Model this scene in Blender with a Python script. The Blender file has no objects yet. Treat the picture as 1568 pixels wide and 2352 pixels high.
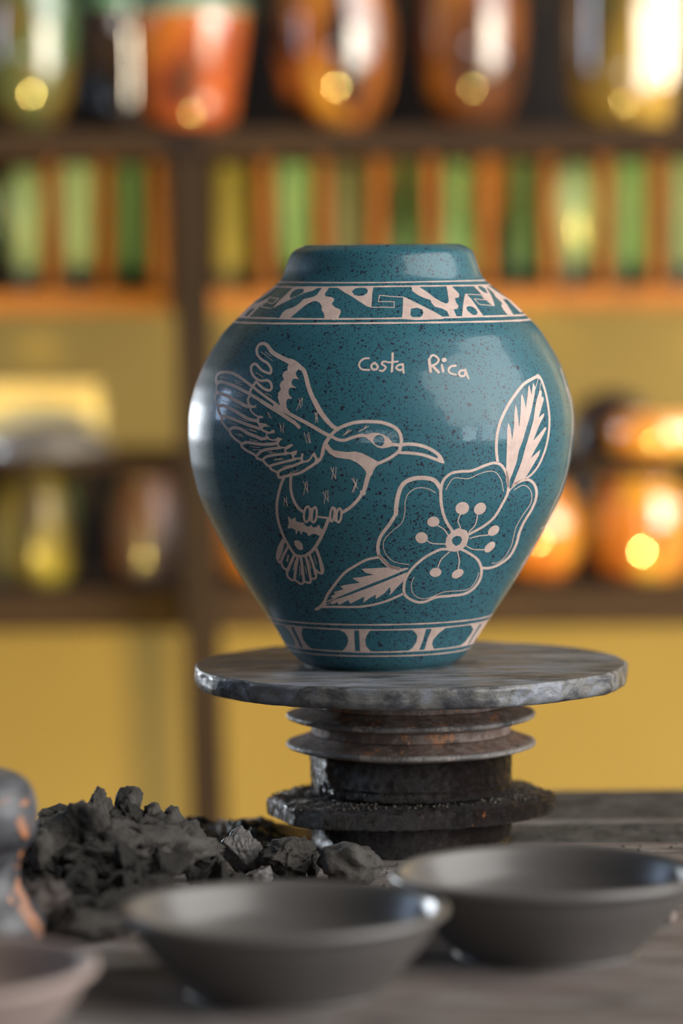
import bpy, bmesh, math, random
import numpy as np
from mathutils import Vector, Matrix, Euler, noise

# ------------------------------------------------------------------ camera, world, light, exposure
S = bpy.context.scene
COL = S.collection
TZ = 0.78                    # height of the work table's top
EYE = TZ + 0.315
FPX, W, H, YHOR = 8500.0, 1568, 2352, 560.0
PITCH = math.atan((H / 2 - YHOR) / FPX)
ROLL = math.radians(-0.5)
cam_d = bpy.data.cameras.new('camera'); cam = bpy.data.objects.new('camera', cam_d); COL.objects.link(cam)
S.camera = cam
cam.location = (0, 0, EYE)
RM = Matrix.Rotation(math.pi / 2 - PITCH, 3, 'X') @ Matrix.Rotation(ROLL, 3, 'Z')
cam.rotation_euler = RM.to_euler()
cam_d.sensor_fit = 'VERTICAL'; cam_d.sensor_height = 36.0
cam_d.lens = FPX / H * 36.0
cam_d.clip_start = 0.05; cam_d.clip_end = 50
cam_d.dof.use_dof = True; cam_d.dof.focus_distance = 1.855
cam_d.dof.aperture_fstop = cam_d.lens / 41.0
cam_d.dof.aperture_blades = 0

S.view_settings.view_transform = 'Standard'
S.view_settings.look = 'None'
S.view_settings.gamma = 1.0
S.view_settings.use_curve_mapping = False
S.view_settings.exposure = 0.0
S.cycles.use_denoising = True
S.cycles.sample_clamp_indirect = 6.0

wd = bpy.data.worlds.new('world'); S.world = wd; wd.use_nodes = True
bgn = wd.node_tree.nodes['Background']
bgn.inputs[0].default_value = (0.80, 0.90, 1.0, 1); bgn.inputs[1].default_value = 0.065

def lamp(name, loc, target, size, sizey, power, color, spread=math.pi):
    d = bpy.data.lights.new(name, 'AREA'); d.shape = 'RECTANGLE'; d.size = size; d.size_y = sizey
    d.energy = power; d.color = color; d.spread = spread
    o = bpy.data.objects.new(name, d); COL.objects.link(o); o.location = loc
    o.rotation_euler = (Vector(target) - Vector(loc)).to_track_quat('-Z', 'Y').to_euler()
    return o
VC = (0.021, 1.93, TZ + 0.2)
lamp('window_light_back_left', (-1.02, 3.40, TZ + 0.25), VC, 0.055, 0.15, 13.0, (0.86, 0.93, 1.0))
lamp('window_light_left', (-1.75, 2.60, TZ + 0.62), VC, 0.30, 0.50, 6.0, (0.55, 0.72, 1.0))
lamp('doorway_light_front_right', (3.5, 0.55, TZ + 1.9), (0.05, 1.9, TZ), 5.0, 4.0, 360.0, (1.0, 0.98, 0.95))
lamp('window_strip_front', (-0.15, -2.2, TZ + 0.02), (0.02, 1.9, TZ + 0.2), 1.6, 0.09, 6.0, (0.85, 0.93, 1.0))
for k in range(4):          # ribbon of four panes low in the right-hand wall
    a = math.radians(-3 - 11.5 * k)
    lamp('window_pane_right', (2.95 * math.cos(a), 1.93 + 2.95 * math.sin(a), TZ + 0.07), (0.02, 1.9, TZ + 0.2), 0.46, (0.14, 0.20, 0.26, 0.16)[k], 3.6, (0.80, 0.90, 1.0))
lamp('shelf_fill_lamp', (1.35, 1.75, TZ + 0.35), (0.35, 3.1, TZ + 0.22), 0.9, 0.7, 5.0, (1.0, 0.82, 0.58), math.radians(80))  # unseen warm fill added to brighten the shelves and rack
lamp('wall_fill_lamp', (1.75, 3.30, TZ + 0.60), (0.3, 3.62, TZ + 0.30), 0.25, 0.9, 22.0, (1.0, 0.86, 0.62), math.radians(80))  # added lamp out of view, brightens the back wall from the right
lamp('pot_glint_lamp', (0.14, 1.22, TZ - 0.42), (0.05, 3.1, TZ + 0.1), 0.09, 0.09, 7.5, (1.0, 0.70, 0.16), math.radians(70)).data.shape = 'DISK'  # added small yellow lamp in place of sunlit floor, gives the pots their highlights

# ------------------------------------------------------------------ helpers
def ray(px, py):
    return RM @ Vector(((px - W / 2) / FPX, -(py - H / 2) / FPX, -1.0))
def at(px, py, Y):
    d = ray(px, py); return Vector((0, 0, EYE)) + d * (Y / d.y)
def atz(px, py, z):
    d = ray(px, py); return Vector((0, 0, EYE)) + d * ((z - EYE) / d.z)
def ppm(Y): return FPX / Y          # pixels per metre at depth Y

def mesh_obj(name, verts, faces, mat=None, parent=None, smooth=True, loc=None):
    me = bpy.data.meshes.new(name)
    if isinstance(verts, np.ndarray): verts = verts.tolist()
    me.from_pydata(verts, [], faces)
    me.polygons.foreach_set('use_smooth', [smooth] * len(me.polygons))
    if mat: me.materials.append(mat)
    me.update()
    o = bpy.data.objects.new(name, me); COL.objects.link(o)
    if parent: o.parent = parent
    if loc is not None: o.location = loc
    return o
def bm_obj(name, bm, mat, parent=None, smooth=False, loc=None):
    me = bpy.data.meshes.new(name); bm.normal_update(); bm.to_mesh(me); bm.free()
    me.polygons.foreach_set('use_smooth', [smooth] * len(me.polygons))
    if mat: me.materials.append(mat)
    o = bpy.data.objects.new(name, me); COL.objects.link(o)
    if parent: o.parent = parent
    if loc is not None: o.location = loc
    return o
def tag(o, label, cat, group=None, kind=None):
    o['label'] = label; o['category'] = cat
    if group: o['group'] = group
    if kind: o['kind'] = kind
    return o
def empty(name, loc=(0, 0, 0), rot=(0, 0, 0)):
    o = bpy.data.objects.new(name, None); COL.objects.link(o); o.location = loc; o.rotation_euler = rot
    o.empty_display_size = 0.02
    return o
def box_bm(bm, lo, hi, bevel=0.0):
    g = bmesh.ops.create_cube(bm, size=1.0)
    vs = g['verts']
    c = [(a + b) / 2 for a, b in zip(lo, hi)]; s = [b - a for a, b in zip(lo, hi)]
    for v in vs: v.co = Vector((c[0] + v.co.x * s[0], c[1] + v.co.y * s[1], c[2] + v.co.z * s[2]))
    if bevel:
        es = list({e for v in vs for e in v.link_edges})
        bmesh.ops.bevel(bm, geom=es, offset=bevel, segments=2, affect='EDGES', profile=0.5)
def box(name, lo, hi, mat, parent=None, bevel=0.002):
    bm = bmesh.new(); box_bm(bm, lo, hi, bevel); return bm_obj(name, bm, mat, parent)

def lathe(name, prof, mat, parent=None, seg=96, loc=(0, 0, 0), fn=None, closed=False):
    """prof: list of (r, z) from the bottom up; fn(theta, r, z) -> (dr, dz)"""
    n = len(prof); vs = []; fs = []
    for j, (r, z) in enumerate(prof):
        for i in range(seg):
            th = 2 * math.pi * i / seg
            dr = dz = 0.0
            if fn: dr, dz = fn(th, r, z)
            vs.append(((r + dr) * math.cos(th), (r + dr) * math.sin(th), z + dz))
    m = n if closed else n - 1
    for j in range(m):
        a = j * seg; b = ((j + 1) % n) * seg
        for i in range(seg):
            k = (i + 1) % seg
            fs.append((a + i, a + k, b + k, b + i))
    if not closed:
        if prof[0][0] > 1e-5: fs.append(tuple(reversed(range(seg))))
        if prof[-1][0] > 1e-5: fs.append(tuple((n - 1) * seg + i for i in range(seg)))
    return mesh_obj(name, vs, fs, mat, parent, True, loc)
def smoothprof(pts, per=6):
    """Catmull-Rom through (r, z) points"""
    out = []; P = [pts[0]] + list(pts) + [pts[-1]]
    for i in range(1, len(P) - 2):
        for k in range(per):
            t = k / per; out.append(tuple(cr(P[i - 1][a], P[i][a], P[i + 1][a], P[i + 2][a], t) for a in (0, 1)))
    out.append(tuple(pts[-1]))
    return [(max(r, 0.0), z) for r, z in out]
def cr(a, b, c, d, t):
    return 0.5 * ((2 * b) + (c - a) * t + (2 * a - 5 * b + 4 * c - d) * t * t + (3 * b - a - 3 * c + d) * t * t * t)

# ------------------------------------------------------------------ materials
class NT:
    def __init__(s, name):
        s.m = bpy.data.materials.new(name); s.m.use_nodes = True; s.t = s.m.node_tree
        s.b = s.t.nodes['Principled BSDF']; s.co = s.t.nodes.new('ShaderNodeTexCoord').outputs['Object']
    def n(s, ty, **kw):
        x = s.t.nodes.new(ty)
        for k, v in kw.items(): setattr(x, k, v)
        return x
    def link(s, a, b): s.t.links.new(a, b)
    def mapping(s, scale=(1, 1, 1), rot=(0, 0, 0), loc=(0, 0, 0)):
        x = s.n('ShaderNodeMapping'); x.inputs['Scale'].default_value = scale
        x.inputs['Rotation'].default_value = rot; x.inputs['Location'].default_value = loc
        s.link(s.co, x.inputs['Vector']); return x.outputs[0]
    def noise(s, scale, detail=4, rough=0.55, vec=None, dist=0.0):
        x = s.n('ShaderNodeTexNoise'); x.inputs['Scale'].default_value = scale
        x.inputs['Detail'].default_value = detail; x.inputs['Roughness'].default_value = rough
        x.inputs['Distortion'].default_value = dist
        s.link(vec if vec is not None else s.co, x.inputs['Vector']); return x.outputs['Fac']
    def voro(s, scale, feature='F1', vec=None, out='Distance'):
        x = s.n('ShaderNodeTexVoronoi', feature=feature); x.inputs['Scale'].default_value = scale
        s.link(vec if vec is not None else s.co, x.inputs['Vector']); return x.outputs[out]
    def ramp(s, fac, stops, interp='LINEAR'):
        x = s.n('ShaderNodeValToRGB'); x.color_ramp.interpolation = interp
        e = x.color_ramp.elements
        while len(e) > 1: e.remove(e[-1])
        e[0].position = stops[0][0]; e[0].color = col(stops[0][1])
        for p, c in stops[1:]:
            q = e.new(p); q.color = col(c)
        s.link(fac, x.inputs['Fac']); return x.outputs['Color']
    def mix(s, fac, a, b, mode='MIX'):
        x = s.n('ShaderNodeMix', data_type='RGBA', blend_type=mode)
        for i, v in ((0, fac), (6, a), (7, b)):
            if isinstance(v, (int, float)): x.inputs[i].default_value = v
            elif isinstance(v, tuple): x.inputs[i].default_value = col(v)
            else: s.link(v, x.inputs[i])
        return x.outputs[2]
    def math(s, op, a, b=0.0, clamp=False):
        x = s.n('ShaderNodeMath', operation=op, use_clamp=clamp)
        for i, v in ((0, a), (1, b)):
            if isinstance(v, (int, float)): x.inputs[i].default_value = v
            else: s.link(v, x.inputs[i])
        return x.outputs[0]
    def set(s, **kw):
        for k, v in kw.items():
            k = k.replace('_', ' ')
            if isinstance(v, (int, float)): s.b.inputs[k].default_value = v
            elif isinstance(v, tuple): s.b.inputs[k].default_value = col(v)
            else: s.link(v, s.b.inputs[k])
        return s
    def bump(s, h, strength=0.3, dist=0.001, coat=False):
        x = s.n('ShaderNodeBump'); x.inputs['Strength'].default_value = strength
        x.inputs['Distance'].default_value = dist; s.link(h, x.inputs['Height'])
        s.link(x.outputs[0], s.b.inputs['Normal'])
        if coat: s.link(x.outputs[0], s.b.inputs['Coat Normal'])
        return s
def col(c):
    return (c[0], c[1], c[2], 1.0) if len(c) == 3 else c
def srgb(r, g, b):
    return tuple(((v / 255) / 12.92 if v / 255 <= 0.04045 else ((v / 255 + 0.055) / 1.055) ** 2.4) for v in (r, g, b))

def mat_glaze():
    m = NT('teal_slip')
    big = m.noise(18, 3, 0.5)
    base = m.mix(m.math('MULTIPLY', big, 0.9), (0.023, 0.106, 0.140), (0.038, 0.138, 0.174))
    def specks(scale, lo, hi, dens_scale, dlo, dhi):
        v = m.n('ShaderNodeTexVoronoi'); v.inputs['Scale'].default_value = scale
        v.inputs['Randomness'].default_value = 1.0
        wob = m.n('ShaderNodeTexNoise'); wob.inputs['Scale'].default_value = scale * 1.4; wob.inputs['Detail'].default_value = 2
        m.link(m.co, wob.inputs['Vector'])
        add = m.n('ShaderNodeMix', data_type='VECTOR'); add.inputs[0].default_value = 0.5 / scale * 1.2
        m.link(m.co, add.inputs[4])
        sub = m.n('ShaderNodeVectorMath', operation='SUBTRACT'); m.link(wob.outputs['Color'], sub.inputs[0]); sub.inputs[1].default_value = (0.5, 0.5, 0.5)
        sc = m.n('ShaderNodeVectorMath', operation='SCALE'); m.link(sub.outputs[0], sc.inputs[0]); sc.inputs['Scale'].default_value = 0.9 / scale
        ad = m.n('ShaderNodeVectorMath', operation='ADD'); m.link(m.co, ad.inputs[0]); m.link(sc.outputs[0], ad.inputs[1])
        m.link(ad.outputs[0], v.inputs['Vector'])
        sep = m.n('ShaderNodeSeparateColor'); m.link(v.outputs['Color'], sep.inputs[0])
        dens = m.n('ShaderNodeMapRange'); m.link(m.noise(dens_scale, 2), dens.inputs['Value'])
        dens.inputs['From Min'].default_value = 0.35; dens.inputs['From Max'].default_value = 0.65
        dens.inputs['To Min'].default_value = dlo; dens.inputs['To Max'].default_value = dhi
        # radius threshold per cell: random^2 * hi, present only when random2 < density
        r2 = m.math('POWER', sep.outputs[0], 2.2)
        rad = m.math('ADD', m.math('MULTIPLY', r2, hi - lo), lo)
        inside = m.math('LESS_THAN', v.outputs['Distance'], rad)
        present = m.math('LESS_THAN', sep.outputs[1], dens.outputs[0])
        return m.math('MULTIPLY', inside, present)
    a = specks(1100, 0.18, 0.55, 24, 0.35, 0.85)
    a = m.math('MAXIMUM', a, specks(640, 0.14, 0.45, 19, 0.15, 0.65))
    b = specks(380, 0.10, 0.38, 15, 0.10, 0.52)
    c = specks(170, 0.05, 0.25, 10, 0.03, 0.15)
    s = m.math('MAXIMUM', m.math('MAXIMUM', a, b), c)
    colr = m.mix(m.math('MULTIPLY', s, 0.95), base, (0.018, 0.014, 0.030))
    m.set(Base_Color=colr, Roughness=0.40, Specular_IOR_Level=0.32, Coat_Weight=0.27, Coat_Roughness=0.07)
    scr = m.noise(900, 2, 0.6, m.mapping((1, 1, 0.35)))
    m.bump(m.math('ADD', m.noise(160, 3), m.math('MULTIPLY', scr, 0.3)), 0.12, 0.0006, coat=True)
    return m.m
def mat_carved():
    m = NT('carved_pink_clay')
    c = m.ramp(m.noise(260, 5, 0.65), [(0.25, (0.50, 0.365, 0.315)), (0.75, (0.66, 0.50, 0.44))])
    m.set(Base_Color=c, Roughness=0.55, Specular_IOR_Level=0.35)
    m.bump(m.noise(700, 4, 0.6), 0.35, 0.0004)
    return m.m
def mat_grit(name, dark, mid, rust, rustness=0.62, rough=(0.25, 0.7), grit=900, strength=0.8, dist=0.0012, metal=0.0, dust=None, spec=0.6):
    m = NT(name)
    n1 = m.noise(55, 6, 0.65)
    c = m.ramp(n1, [(0.3, dark), (0.7, mid)])
    rmask = m.ramp(m.noise(95, 5, 0.7, m.mapping(loc=(0.31, 0.77, 0.12))), [(rustness, (0, 0, 0)), (rustness + 0.04, (1, 1, 1))])
    c = m.mix(rmask, c, rust)
    if dust:
        dm = m.ramp(m.noise(130, 5, 0.7, m.mapping(loc=(1.3, 0.2, 2.2))), [(0.45, (0, 0, 0)), (0.6, (1, 1, 1))])
        c = m.mix(dm, c, dust)
    rr = m.n('ShaderNodeMapRange'); m.link(m.noise(300, 3), rr.inputs['Value'])
    rr.inputs['From Min'].default_value = 0.35; rr.inputs['From Max'].default_value = 0.65
    rr.inputs['To Min'].default_value = rough[0]; rr.inputs['To Max'].default_value = rough[1]
    m.set(Base_Color=c, Roughness=rr.outputs[0], Specular_IOR_Level=spec, Metallic=metal)
    m.bump(m.math('ADD', m.noise(grit, 5, 0.7), m.math('MULTIPLY', m.noise(120, 3), 1.2)), strength, dist)
    return m.m
def mat_clay(name, a, b, rough=0.8, bump=0.5, scale=350, spec=0.3, dist=0.0012):
    m = NT(name)
    c = m.ramp(m.noise(45, 5, 0.6), [(0.3, a), (0.7, b)])
    c = m.mix(m.ramp(m.noise(420, 3, 0.7), [(0.62, (0, 0, 0)), (0.75, (0.35, 0.35, 0.35))]), c, (0.16, 0.14, 0.12))
    m.set(Base_Color=c, Roughness=rough, Specular_IOR_Level=spec)
    m.bump(m.math('ADD', m.math('MULTIPLY', m.noise(scale * 3.2, 6, 0.75), 0.7), m.math('ADD', m.noise(scale, 5, 0.7), m.math('MULTIPLY', m.noise(90, 4), 1.5))), bump, dist)
    return m.m
def mat_plain(name, c1, c2, scale=30, rough=0.6, stretch=(1, 1, 1), bump=0.1, spec=0.4, coat=0.0):
    m = NT(name)
    v = m.mapping(stretch)
    m.set(Base_Color=m.ramp(m.noise(scale, 5, 0.6, v), [(0.3, c1), (0.7, c2)]), Roughness=rough, Specular_IOR_Level=spec, Coat_Weight=coat, Coat_Roughness=0.06)
    m.bump(m.noise(scale * 4, 4, 0.6, v), bump, 0.001)
    return m.m
# ------------------------------------------------------------------ the setting: room and work table
M_WALL = mat_plain('mustard_wall', (0.26, 0.183, 0.044), (0.30, 0.215, 0.056), 3, 0.75, bump=0.15)
M_FLOOR = mat_plain('dusty_concrete', (0.10, 0.09, 0.08), (0.16, 0.14, 0.12), 6, 0.85)
def setting(o): o['kind'] = 'structure'; return o
WALL_Y = 3.62
setting(box('wall_back', (-2.6, WALL_Y, 0), (2.6, WALL_Y + 0.12, 2.9), M_WALL))
setting(box('floor', (-2.6, -3.2, -0.1), (2.6, WALL_Y + 0.12, 0.0), M_FLOOR))

# work table
def mat_table():
    m = NT('clay_stained_board')
    v = m.mapping((2.2, 9, 9))
    v2 = m.mapping((1, 1, 1), (0, 0, 0.35))
    c = m.ramp(m.noise(7, 6, 0.6, v, 0.8), [(0.30, (0.050, 0.045, 0.042)), (0.43, (0.12, 0.10, 0.09)), (0.55, (0.20, 0.18, 0.17)), (0.70, (0.32, 0.30, 0.29))])
    c2 = m.ramp(m.noise(14, 5, 0.65, v2), [(0.42, (0, 0, 0)), (0.62, (1, 1, 1))])
    c = m.mix(m.math('MULTIPLY', c2, 0.55), c, (0.20, 0.145, 0.125))
    m.set(Base_Color=c, Roughness=0.62, Specular_IOR_Level=0.35)
    m.bump(m.math('ADD', m.noise(40, 6, 0.7, v), m.noise(300, 4, 0.7)), 0.5, 0.0012)
    return m.m
M_TAB = mat_table()
tab = empty('work_table', (0, 1.6, TZ)); tag(tab, 'clay-stained grey board work table under the wheel, bowls and clay', 'table')
def tplank(x0, x1, y0, y1, z0=-0.028, z1=0.0):
    bm = bmesh.new(); box_bm(bm, (x0, y0 - 1.6, z0), (x1, y1 - 1.6, z1), 0.0025)
    return bm_obj('plank', bm, M_TAB, tab)
tplank(-0.75, 0.75, 1.10, 1.345); tplank(-0.75, 0.75, 1.348, 1.62); tplank(-0.75, 0.75, 1.623, 1.895, z1=-0.0003)
tplank(-0.75, 0.75, 1.898, 1.992)
tplank(0.075, 0.75, 1.995, 2.112, z1=0.0005)
for sx in (-0.7, 0.7):
    for sy in (1.14, 1.95): box('leg', (sx - 0.03, sy - 1.63, -TZ), (sx + 0.03, sy - 1.57, -0.028), M_TAB, tab)

# ------------------------------------------------------------------ vase
YV = 1.93
PZ = [(0.0957,.0385),(0.0965,.0400),(.0990,.0438),(.10447,.0484),(.11456,.0545),(.12006,.0583),(.13609,.0688),(.14731,.0757),(.16285,.0842),(.17677,.0914),(.18521,.0949),(.20116,.0989),(.21506,.1005),(.22575,.1004),(.23325,.0994),(.24166,.0971),(.2521,.0930),(.25913,.0891),(.26888,.0830),(.27364,.0788),(.27749,.07455),(.28405,.0679),(.29016,.0600),(.2956,.0532),(.30012,.0508),(.30487,.0494),(.31029,.0474),(.3121,.0459),(.3131,.0442),(.3138,.0415)]
ZB = 0.0955                 # wheel-head surface above the table
_z = np.array([a for a, b in PZ]) - ZB; _r = np.array([b for a, b in PZ])
_zz = np.linspace(_z[0], _z[-1], 1200); _rr = np.interp(_zz, _z, _r)
_k = np.hanning(41); _k /= _k.sum()
_rs = np.convolve(np.pad(_rr, 20, mode='reflect', reflect_type='odd'), _k, 'valid')
def vr(z): return np.interp(z, _zz, _rs)
def vcx(z): return 0.0032 * z / .218           # the pot was thrown slightly off true
vase = empty('vase', (0.0192, YV, TZ + ZB))
tag(vase, 'teal speckled clay vase engraved with a hummingbird and the words Costa Rica', 'vase')
M_GLAZE = mat_glaze(); M_CARVE = mat_carved()
def build_vase_body():
    segs = 360
    prof = [(0.0, 0.0003), (0.030, 0.0003), (0.0385, 0.0002)]
    # sample by arc length
    ds = np.hypot(np.diff(_zz), np.diff(_rs)); s = np.concatenate([[0], np.cumsum(ds)])
    n = 230; q = np.linspace(0, s[-1], n)
    for a in q: prof.append((float(np.interp(a, s, _rs)), float(np.interp(a, s, _zz))))
    rt, zt = prof[-1]
    prof += [(rt - .0012, zt + .0006), (rt - .003, zt + .0004), (rt - .0045, zt - .0012), (rt - .005, zt - .004)]
    for z in (0.205, 0.19, 0.17, 0.14, 0.10, 0.06, 0.03, 0.012): prof.append((max(float(vr(z)) - 0.0055, 0.01), z))
    prof.append((0.0, 0.008))
    vs = []; fs = []; N = len(prof)
    for r, z in prof:
        for i in range(segs):
            th = 2 * math.pi * i / segs
            vs.append((vcx(z) + r * math.sin(th), -r * math.cos(th), z))
    for j in range(N - 1):
        for i in range(segs):
            k = (i + 1) % segs
            fs.append((j * segs + i, j * segs + k, (j + 1) * segs + k, (j + 1) * segs + i))
    return mesh_obj('body', vs, fs, M_GLAZE, vase)
build_vase_body()

_ds = np.hypot(np.diff(_zz), np.diff(_rs)); _sarc = np.concatenate([[0], np.cumsum(_ds)])
CELL = 0.00024
_NR = int(_sarc[-1] / CELL); _srow = np.linspace(0, _sarc[-1], _NR)
_zrow = np.interp(_srow, _sarc, _zz); _rrow = np.interp(_srow, _sarc, _rs)
_TH = np.radians(np.arange(-89.2, 89.21, 0.14)); _NC = len(_TH)
_XG = (_rrow[:, None] * np.sin(_TH)[None, :]) * 1000.0; _ZG = (_zrow * 1000.0)
_dr = np.gradient(_rrow, _srow); _dz = np.gradient(_zrow, _srow)

def catmull(P, per=5):
    if len(P) < 3: return P
    Q = [P[0]] + list(P) + [P[-1]]; out = []
    for i in range(1, len(Q) - 2):
        for k in range(per):
            t = k / per; out.append(tuple(cr(Q[i - 1][a], Q[i][a], Q[i + 1][a], Q[i + 2][a], t) for a in (0, 1, 2)))
    out.append(P[-1]); return out
def window(x0, x1, z0, z1):
    r0 = np.searchsorted(_ZG, z0); r1 = np.searchsorted(_ZG, z1)
    if r1 <= r0: return None
    rr = _rrow[r0:r1] * 1000
    lo = min(np.arcsin(np.clip(x0 / rr, -1, 1)).min(), 9); hi = np.arcsin(np.clip(x1 / rr, -1, 1)).max()
    c0 = np.searchsorted(_TH, lo); c1 = np.searchsorted(_TH, hi)
    if c1 <= c0: return None
    return slice(r0, r1), slice(c0, c1)
def seg_d(X, Z, a, b):
    dx, dz = b[0] - a[0], b[1] - a[1]; L = dx * dx + dz * dz + 1e-9
    t = np.clip(((X - a[0]) * dx + (Z - a[1]) * dz) / L, 0, 1)
    d = np.hypot(X - a[0] - t * dx, Z - a[1] - t * dz)
    return d, t
def field_for(text):
    F = np.full(_XG.shape, 9.0, dtype=np.float32)
    for line in text.strip().split('\n'):
        p = line.split(); ty = p[0]; w0, w1 = float(p[1]) / 2, float(p[2]) / 2
        pts = [tuple(map(float, q.split(','))) for q in p[3:]]
        if ty in 'SL':
            n = len(pts); P = [(x, z, w0 + (w1 - w0) * i / max(n - 1, 1)) for i, (x, z) in enumerate(pts)]
            if ty == 'S': P = catmull(P)
            for a, b in zip(P[:-1], P[1:]):
                m = max(a[2], b[2]) + 0.7
                wdw = window(min(a[0], b[0]) - m, max(a[0], b[0]) + m, min(a[1], b[1]) - m, max(a[1], b[1]) + m)
                if wdw is None: continue
                X = _XG[wdw]; Z = _ZG[wdw[0]][:, None]
                d, t = seg_d(X, Z, a, b); d = d - (a[2] + (b[2] - a[2]) * t)
                F[wdw] = np.minimum(F[wdw], d)
        else:
            xs = [q[0] for q in pts]; zs = [q[1] for q in pts]
            wdw = window(min(xs) - .7, max(xs) + .7, min(zs) - .7, max(zs) + .7)
            if wdw is None: continue
            X = _XG[wdw]; Z = np.broadcast_to(_ZG[wdw[0]][:, None], X.shape)
            ins = np.zeros(X.shape, bool); D_ = np.full(X.shape, 9.0)
            for a, b in zip(pts, pts[1:] + pts[:1]):
                d, _ = seg_d(X, Z, a, b); D_ = np.minimum(D_, d)
                if a[1] != b[1]:
                    cond = ((a[1] > Z) != (b[1] > Z)) & (X < (b[0] - a[0]) * (Z - a[1]) / (b[1] - a[1]) + a[0])
                    ins ^= cond
            D_ = np.where(ins, -D_, D_) - 0.05
            if ty == 'P': F[wdw] = np.minimum(F[wdw], D_)
            else: F[wdw] = np.maximum(F[wdw], -D_)
    # the tool's slightly ragged edge
    F += (0.035 * np.sin(_XG * 3.1 + 2 * np.sin(_ZG[:, None] * 1.7)) * np.sin(_ZG[:, None] * 3.7 + 1.3 * np.sin(_XG * 2.3))).astype(np.float32)
    return F
LIFT = 0.00008
def surf(thi, ri):
    """fractional grid coordinates -> point on the pot, lifted a hair"""
    th = np.interp(thi, np.arange(_NC), _TH); s = np.interp(ri, np.arange(_NR), _srow)
    z = np.interp(s, _srow, _zrow); r = np.interp(s, _srow, _rrow)
    dr = np.interp(s, _srow, _dr); dz = np.interp(s, _srow, _dz); L = np.hypot(dr, dz)
    r = r + LIFT * dz / L; z2 = z - LIFT * dr / L
    return np.stack([vcx(z) + r * np.sin(th), -r * np.cos(th), z2], 1)
def engrave(name, text):
    F = field_for(text); ins = F < 0
    c = ins[:-1, :-1].astype(int) + ins[:-1, 1:] + ins[1:, 1:] + ins[1:, :-1]
    ids = {}; ri = []; ci = []; faces = []
    def vid(key, r, cc):
        v = ids.get(key)
        if v is None: v = ids[key] = len(ri); ri.append(r); ci.append(cc)
        return v
    # merge runs of full cells two by two is not needed: the count stays modest
    J, I = np.nonzero(c == 4)
    for j, i in zip(J.tolist(), I.tolist()):
        faces.append((vid((j, i), j, i), vid((j, i + 1), j, i + 1), vid((j + 1, i + 1), j + 1, i + 1), vid((j + 1, i), j + 1, i)))
    J, I = np.nonzero((c > 0) & (c < 4))
    for j, i in zip(J.tolist(), I.tolist()):
        cs = ((j, i), (j, i + 1), (j + 1, i + 1), (j + 1, i)); poly = []
        for k in range(4):
            a = cs[k]; b = cs[(k + 1) % 4]; fa = float(F[a]); fb = float(F[b])
            if fa < 0: poly.append(vid(a, *a))
            if (fa < 0) != (fb < 0):
                t = fa / (fa - fb); key = (a, b) if a < b else (b, a)
                poly.append(vid(key, a[0] + (b[0] - a[0]) * t, a[1] + (b[1] - a[1]) * t))
        if len(poly) >= 3: faces.append(tuple(poly))
    if not faces: return None
    V = surf(np.array(ci, float), np.array(ri, float))
    return mesh_obj(name, V, faces, M_CARVE, vase)
def ring(z, w, k):
    segs = 420; vs = []; fs = []; rnd = random.Random(k)
    ph = rnd.random() * 6
    cols = 4
    for i in range(segs):
        th = 2 * math.pi * i / segs
        zc = z + 0.00012 * math.sin(3 * th + ph) ; ww = w * (1 + 0.12 * math.sin(17 * th + ph) + 0.08 * math.sin(41 * th))
        for q in range(cols):
            zq = zc + ww * (q / (cols - 1) - 0.5); r = float(vr(zq)); h = 0.0004
            dr = float(vr(zq + h) - vr(zq - h)) / (2 * h); L = math.hypot(1, dr)
            vs.append((vcx(zq) + (r + LIFT * 1.1 / L) * math.sin(th), -(r + LIFT * 1.1 / L) * math.cos(th), zq - LIFT * dr / L))
    for i in range(segs):
        a = i * cols; b = ((i + 1) % segs) * cols
        for q in range(cols - 1): fs.append((a + q, b + q, b + q + 1, a + q + 1))
    return mesh_obj('engraved_line', vs, fs, M_CARVE, vase)
D = {}
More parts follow.
